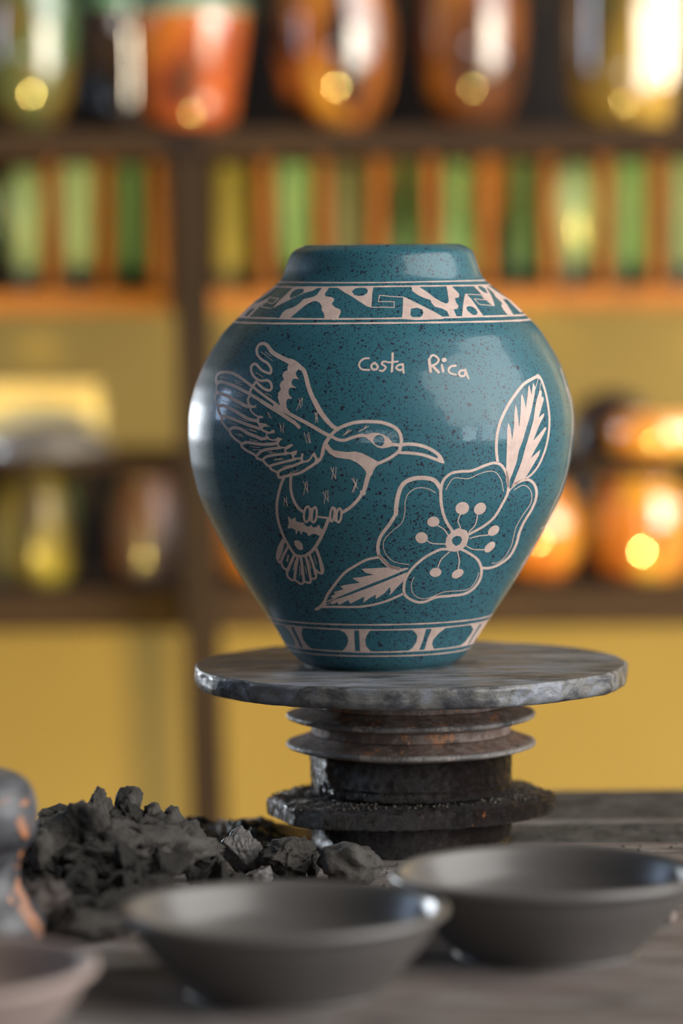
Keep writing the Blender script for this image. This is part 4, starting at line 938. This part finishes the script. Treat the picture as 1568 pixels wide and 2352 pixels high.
# wet black clay left along the back of the table, left of the wheel
def smear(name, x0, x1, y0, y1, h, mat, label, seed, nx=150, ny=60):
    vs = []; fs = []
    for j in range(ny + 1):
        for i in range(nx + 1):
            u, v = i / nx, j / ny; x = x0 + (x1 - x0) * u; y = y0 + (y1 - y0) * v
            e = min(1, u * 7, (1 - u) * 7) * math.sin(math.pi * min(max(v, 0), 1)) ** 0.5
            z = h * e * (0.55 + 0.55 * noise.noise(Vector((x * 45, y * 90, seed))) + 0.5 * abs(noise.noise(Vector((x * 130, y * 200, seed)))) + 0.2 * noise.noise(Vector((x * 420, y * 420, seed))))
            vs.append((x, y, max(z, 0.0) * (0 if e <= 0 else 1) + (0.0003 if e > 0 else -0.0004)))
    for j in range(ny):
        for i in range(nx):
            a = j * (nx + 1) + i; fs.append((a, a + 1, a + nx + 2, a + nx + 1))
    n0 = len(vs)
    o = mesh_obj(name, vs, fs, mat, None, True, (0, 0, TZ)); tag(o, label, 'clay'); return o
smear('wet_clay_smear', -0.20, -0.019, 1.880, 1.988, 0.0105, M_CL2, 'glistening wet black clay spread behind the heap, left of the wheel base', 3.3)
smear('dried_clay_smear', 0.078, 0.36, 1.925, 1.985, 0.004, M_CL1, 'rough dried clay along the board right of the wheel, behind the right bowl', 8.1)
smear('dried_clay_smear', 0.085, 0.42, 2.0, 2.108, 0.0028, M_CL1, 'thin rough clay layer on the farthest board at the right', 5.7)
sp = []
for k in range(700):
    x = rnd.uniform(-0.2, 0.32); y = rnd.uniform(1.70, 1.97)
    if (x - XW) ** 2 + (y - YV) ** 2 < 0.056 ** 2: continue
    if (x - 0.0893) ** 2 + (y - 1.628) ** 2 < 0.045 ** 2: continue
    sp.append((x, y, 0.0004))
ob = crumbs('clay_crumbs', sp, 0.0011, M_CL1, None, 9); ob.location = (0, 0, TZ); ob['label'] = 'crumbs of dark clay scattered over the table'; ob['category'] = 'clay crumbs'
for k, (px, py, s) in enumerate(((1085, 2192, 0.0035), (1205, 2222, 0.0025), (1535, 2118, 0.0040))):
    p = atz(px, py, TZ)
    q = s * ppm(p.y)
    place(lump_mesh(300 + k, 3, 0.15, 2), 'clay_crumb', px - q, px + q, py - q, py + q, p.y, s, (k, 1, 2), M_BEIGE,
          ('pale pea-sized crumb under the left side of the right bowl', 'dark crumb at the front foot of the right bowl', 'pale crumb on the table right of the right bowl')[k], ground=True)

# the clay-smeared orange jar at the left edge
def mat_smeared():
    m = NT('orange_glaze_under_slip')
    f = m.noise(34, 3, 0.55, m.mapping((1, 1, 0.8), loc=(0.23, 0.6, 0.10)), 1.2)
    c = m.ramp(f, [(0.40, (0.10, 0.10, 0.108)), (0.52, (0.045, 0.045, 0.052)), (0.565, (0.028, 0.027, 0.03)), (0.59, (0.46, 0.17, 0.055)), (0.70, (0.52, 0.25, 0.15))])
    c2 = m.ramp(m.noise(40, 5, 0.6), [(0.45, (0, 0, 0)), (0.62, (1, 1, 1))])
    c = m.mix(m.math('MULTIPLY', c2, 0.45), c, (0.14, 0.14, 0.15))
    m.set(Base_Color=c, Roughness=0.4, Specular_IOR_Level=0.45); m.bump(m.noise(90, 4), 0.3, 0.001); return m.m
pj = smoothprof([(0.0, 0.0), (0.026, 0.0), (0.030, 0.004), (0.0285, 0.012), (0.0215, 0.022), (0.0190, 0.031), (0.0205, 0.040), (0.0262, 0.048), (0.0280, 0.057), (0.0268, 0.066), (0.0215, 0.0740), (0.011, 0.0785), (0.0, 0.0795)], 6)
jar = lathe('smeared_jar', pj, mat_smeared(), None, 96, (-0.1668, 1.668, TZ), fn=lambda th, r, z: (nz(r * math.cos(th), r * math.sin(th), z, 40, 2) * 0.0015, 0))
tag(jar, 'round-topped orange jar smeared with dark clay, cut off by the left edge', 'jar')
# ------------------------------------------------------------------ shelves and pots behind
YS = 3.10                                            # front of the shelving
def wx(px, Y=YS, py=600): return at(px, py, Y).x
def wz(py, Y=YS, px=784): return at(px, py, Y).z
M_WOOD = mat_plain('dark_brown_wood', (0.017, 0.011, 0.009), (0.030, 0.019, 0.014), 9, 0.75, (6, 6, 1), 0.2, 0.15)
M_WOODH = mat_plain('dark_brown_board', (0.026, 0.016, 0.012), (0.046, 0.027, 0.017), 9, 0.75, (1, 6, 6), 0.2, 0.15)
M_ORW = mat_plain('orange_stained_wood', (0.20, 0.070, 0.012), (0.36, 0.13, 0.020), 7, 0.55, (5, 5, 1), 0.15, 0.4)
M_BLACK = mat_plain('dark_backing', (0.008, 0.006, 0.007), (0.016, 0.012, 0.012), 5, 0.8)
sh = empty('shelf_unit', (0, YS, 0)); tag(sh, 'dark brown wooden shelving across the whole background', 'shelves')
DP = 0.24
def board(pt, pb, name='shelf_board', x0=-0.75, x1=0.75, mat=None, d0=0.0, d1=DP):
    return box(name, (x0, d0, wz(pb)), (x1, d1, wz(pt)), mat or M_WOODH, sh, 0.003)
board(292, 362); 
board(664, 716, 'rack_board', mat=M_ORW, d0=0.01, d1=0.17)
board(1044, 1072, x0=-0.75, x1=-0.118, d1=0.16); board(1058, 1084, x0=wx(1330), x1=0.75, d1=0.16)
board(1352, 1446)
board(-560, -500)
# posts
def post(pxt, pxb, w, name='post'):
    a = at(pxt, 300, YS); b = at(pxb, 1850, YS); top = wz(361); k = (b.x - a.x) / (b.z - a.z)
    xt = a.x + (top - a.z) * k; xb = a.x + (0 - a.z) * k
    vs = [(xb - w, 0.0, 0), (xb + w, 0.0, 0), (xb + w, 0.05, 0), (xb - w, 0.05, 0), (xt - w, 0.0, top), (xt + w, 0.0, top), (xt + w, 0.05, top), (xt - w, 0.05, top)]
    vs = [(x, y - 0.052, z) for x, y, z in vs]
    return mesh_obj(name, vs, [(0, 1, 5, 4), (1, 2, 6, 5), (2, 3, 7, 6), (3, 0, 4, 7), (4, 5, 6, 7), (3, 2, 1, 0)], M_WOOD, sh, False)
post(436, 480, 0.0150)
for x in (-0.74, 0.74): box('post', (x - 0.015, -0.05, 0), (x + 0.015, 0.0, 1.75), M_WOOD, sh)
# dark backing of the top shelf, orange panel behind the rack
box('back_panel', (-0.75, DP, wz(330)), (0.75, DP + 0.012, 1.62), M_BLACK, sh)
box('back_panel', (-0.75, DP - 0.014, wz(1352)), (0.75, DP - 0.002, wz(1070)), M_BLACK, sh)
box('back_panel', (-0.75, 0.17, wz(700)), (0.75, 0.182, wz(330)), M_ORW, sh)['label'] = 'orange-brown panel behind the green vases'
GAPS = [-60, 118, 240, 362, 610, 742, 868, 992, 1118, 1262, 1388, 1508, 1640]
for px in GAPS:
    x = wx(px, YS + 0.03); box('rack_divider', (x - 0.0045, 0.03, wz(672)), (x + 0.0045, 0.165, wz(352)), M_ORW, sh, 0.001)

# green vases standing in the rack
def mat_glazed(name, stops, scale=14, rough=0.12, stretch=(1, 1, 0.35), loc=(0, 0, 0), spec=0.35, coat=0.0):
    m = NT(name); m.set(Base_Color=m.ramp(m.noise(scale, 3, 0.5, m.mapping(stretch, loc=loc), 0.6), stops), Roughness=rough, Specular_IOR_Level=spec, Coat_Weight=coat, Coat_Roughness=0.05, Coat_IOR=2.2)
    return m.m
GR = [mat_glazed('pale_green_glaze', [(0.35, (0.30, 0.50, 0.46)), (0.65, (0.50, 0.68, 0.64))]),
      mat_glazed('green_glaze', [(0.35, (0.15, 0.38, 0.27)), (0.65, (0.32, 0.54, 0.42))], loc=(2, 1, 0)),
      mat_glazed('dark_green_glaze', [(0.35, (0.07, 0.17, 0.13)), (0.65, (0.18, 0.32, 0.25))], loc=(4, 1, 0)),
      mat_glazed('grey_green_glaze', [(0.35, (0.17, 0.20, 0.17)), (0.65, (0.24, 0.27, 0.25))], loc=(5, 1, 0)),
      mat_glazed('olive_glaze', [(0.35, (0.26, 0.24, 0.08)), (0.65, (0.38, 0.33, 0.12))], loc=(6, 1, 0))]
def profs(kind, w, h):
    P = {'bullet': [(.55, 0), (.62, .03), (.70, .30), (.98, .62), (1.0, .78), (.80, .93), (.55, 1), (.45, .99), (.45, .9)],
         'taper': [(.45, 0), (.50, .03), (.62, .3), (.80, .6), (.90, .85), (.92, 1), (.82, 1), (.78, .9)],
         'column': [(.75, 0), (.80, .03), (.78, .5), (.80, .95), (.85, 1), (.70, 1), (.66, .9)],
         'bottle': [(.80, 0), (1.0, .05), (1.0, .25), (.75, .45), (.38, .62), (.30, .80), (.36, 1), (.26, 1), (.2, .9)],
         'bell': [(.85, 0), (.95, .04), (.95, .20), (.70, .45), (.55, .70), (.60, .95), (.62, 1), (.5, 1), (.45, .9)]}[kind]
    pts = [(0.0, 0.0)] + [(a * w, b * h) for a, b in P] + [(P[-1][0] * w * .9, h * .3), (0, h * .28)]
    return smoothprof(pts, 5)
zr = wz(664) + 0.0005
RACK = [(-62, 46, 'bullet', 1, ''), (60, 46, 'bullet', 0, 'pale green bullet-shaped vase, leftmost in the rack'), (180, 44, 'taper', 0, 'pale green tapering vase, second from left in the rack'),
        (300, 40, 'column', 2, 'dull dark green column vase, third from left in the rack'), (532, 50, 'column', 4, 'olive column vase in the rack just right of the post'),
        (678, 46, 'taper', 1, 'green tapering vase in the rack above the left of the teal vase'), (800, 44, 'column', 3, 'grey-green column vase behind the teal vase rim, left'),
        (935, 48, 'bottle', 2, 'dark green long-necked bottle above the teal vase rim'), (1052, 50, 'bell', 1, 'green flared vase above the right of the teal vase rim'),
        (1200, 46, 'bell', 2, 'slim green vase widening at the foot, right of the teal vase neck'), (1325, 56, 'bullet', 0, 'palest green bullet-shaped vase in the rack right of the teal vase'),
        (1450, 50, 'column', 1, 'bright green column vase, second from the right edge in the rack'), (1578, 48, 'column', 0, 'pale green vase at the right edge of the rack')]
for px, hw, kind, mi, lab in RACK:
    Y = YS + 0.075; w = hw / ppm(Y); h = 0.104
    o = lathe('rack_vase', profs(kind, w, h), GR[mi], None, 40, (wx(px, Y), Y, zr))
    tag(o, lab or 'green vase beyond the left edge of the rack', 'vase', 'green vases in the rack')

# painted pots
def pot_mat(k, cols, scale=20, rough=0.16, coat=1.0):
    return mat_glazed('painted_pot_glaze_%d' % k, [(0.30, cols[0]), (0.44, cols[1]), (0.56, cols[2]), (0.70, cols[3])], scale, rough, (1, 1, 0.45), (k * 1.7, k * 0.9, 0), coat=coat * 0.72)
DK = (0.030, 0.018, 0.015); OL = (0.14, 0.115, 0.03); OR = (0.55, 0.17, 0.025); RD = (0.40, 0.085, 0.025); YE = (0.62, 0.36, 0.05); CR = (0.55, 0.36, 0.22); GN = (0.08, 0.16, 0.08)
def pot(px, hw, pyb, pyt, kind, mat, label, group, Y=YS + 0.07, zb=None, lid=None):
    w = hw / ppm(Y); z0 = wz(pyb, Y) if zb is None else zb; z1 = wz(pyt, Y); h = z1 - z0
    K = {'cup': [(.56, 0), (.68, .03), (.77, .12), (.82, .3), (.93, .65), (1.0, .93), (1.0, 1), (.92, 1), (.88, .9)],
         'round': [(.45, 0), (.62, .03), (.88, .18), (1.0, .42), (.98, .65), (.80, .86), (.62, .93), (.66, 1), (.56, 1), (.52, .93)],
         'jar': [(.70, 0), (.84, .04), (.96, .20), (1.0, .5), (.96, .8), (.82, .93), (.84, 1), (.74, 1), (.70, .92)],
         'dome': [(.92, 0), (1.0, .05), (.98, .35), (.85, .68), (.55, .92), (.30, 1), (.24, 1), (.2, .96)]}[kind]
    t = empty('pot', (wx(px, Y), Y, z0)); tag(t, label, 'pot', group)
    pts = [(0.0, 0.0)] + [(a * w, b * h) for a, b in K] + [(K[-1][0] * w * .9, h * .4), (0, h * .2)]
    b = lathe('body', smoothprof(pts, 6), mat, t, 56)
    if lid:
        l = lathe('lid', smoothprof([(0.0, h - 0.002), (lid * w, h + .0005), (lid * w * 1.04, h + .006), (lid * w * .8, h + .014), (.2 * w, h + .022), (.16 * w, h + .03), (0, h + .033)], 5), GR[1], t, 48); l['label'] = 'green lid'
    return t
zt = wz(292) + 0.0005; TG = 'painted pots on the top shelf'
pot(72, 108, 0, -150, 'round', pot_mat(1, (RD, OL, GN, OL)), 'olive pot with a red-orange foot, leftmost on the top shelf', TG, zb=zt)
pot(262, 62, 0, 10, 'jar', pot_mat(2, (DK, DK, (.05, .03, .03), DK)), 'small dark jar with a green lid, between two orange pots at top left', TG, Y=YS + 0.15, zb=zt, lid=.85)
pot(440, 132, 0, 28, 'cup', pot_mat(3, (DK, RD, OR, OR)), 'orange-red tapering cup-shaped pot with a green lid on the top shelf', TG, Y=YS + 0.05, zb=zt, lid=.95)
pot(772, 134, 0, -130, 'round', pot_mat(4, (DK, DK, OR, YE)), 'orange and dark painted round pot at the top centre', TG, zb=zt)
pot(1085, 122, 0, -170, 'round', pot_mat(5, (DK, (.22, .08, .03), OR, YE)), 'orange-brown round pot right of centre on the top shelf', TG, Y=YS + 0.09, zb=zt)
pot(1432, 132, 0, -150, 'jar', pot_mat(6, (OL, (.16, .09, .02), (.40, .25, .04), (.30, .14, .04))), 'yellow-olive jar at the right end of the top shelf', TG, Y=YS + 0.06, zb=zt)
zl = wz(1352) + 0.0005; LG = 'painted pots on the low shelf'
pot(70, 100, 0, 1080, 'jar', pot_mat(7, (GN, DK, OL, (.36, .30, .05)), rough=0.35, coat=0.15), 'dark pot with a yellow-green stripe at the left end of the low shelf', LG, zb=zl)
pot(318, 76, 0, 1088, 'jar', pot_mat(8, (DK, (.10, .09, .11), (.13, .05, .03), DK), rough=0.3, coat=0.15), 'dark red-brown jar just left of the post on the low shelf', LG, zb=zl)
pot(566, 84, 0, 1100, 'jar', pot_mat(9, (DK, (.30, .12, .02), OR, (.30, .12, .02))), 'orange-brown jar just right of the post, half behind the teal vase', LG, zb=zl)
pot(1232, 102, 0, 1105, 'round', pot_mat(10, ((.22, .08, .03), OR, OR, YE)), 'orange round pot behind the right flank of the teal vase', LG, zb=zl)
pot(1472, 112, 0, 1100, 'jar', pot_mat(11, ((.25, .08, .03), OR, YE, OR)), 'bright orange jar at the right end of the low shelf', LG, zb=zl)
# middle shelf
zm = wz(1044) + 0.0005
M_GREYB = mat_plain('grey_stoneware', (0.10, 0.10, 0.115), (0.17, 0.17, 0.19), 12, 0.35, bump=0.1, spec=0.5)
Yb = YS + 0.05
gb = lathe('upturned_bowl', smoothprof([(0, 0), (0.050, 0.0), (0.053, 0.003), (0.048, 0.013), (0.030, 0.0215), (0.012, 0.0245), (0, 0.025)], 6), M_GREYB, None, 64, (wx(105, Yb), Yb, zm))
tag(gb, 'grey low rounded bowl on the left middle shelf', 'bowl')
M_YEL = mat_plain('pale_yellow_glaze', (0.92, 0.74, 0.25), (0.97, 0.84, 0.42), 10, 0.25, bump=0.05, spec=0.5, coat=0.5)
Yc = YS + 0.115; tin = empty('canister', (wx(92, Yc), Yc, zm)); tag(tin, 'pale yellow squarish canister behind the grey bowl on the left middle shelf', 'canister')
w = 138 / ppm(Yc); hh = wz(868, Yc) - zm
box('body', (-w, -0.03, 0), (w, 0.03, hh * 0.86), M_YEL, tin, 0.010); box('lid', (-w * .98, -0.029, hh * 0.865), (w * .98, 0.029, hh), M_YEL, tin, 0.006)
zm2 = wz(1058) + 0.0005
M_DOME = mat_glazed('dark_glaze', [(0.4, (0.02, 0.016, 0.022)), (0.6, (0.035, 0.028, 0.035))], rough=0.3)
Yd = YS + 0.09
pd = pot(1402, 104, 0, 905, 'dome', M_DOME, 'dark domed pot on the right middle shelf beside the teal vase', None, Y=Yd, zb=zm2)
pot(1500, 108, 0, 958, 'jar', pot_mat(12, (OR, YE, OR, (.70, .40, .05))), 'low orange-yellow pot in front of the dark domed pot', None, Y=YS + 0.04 - 0.035 + 0.03, zb=zm2)
# tall dark jug beside the dome, standing on the low shelf
pot(1352, 34, 0, 1092, 'jar', M_DOME, 'narrow dark jar between the two orange pots on the low shelf', LG, Y=YS + 0.15, zb=zl)
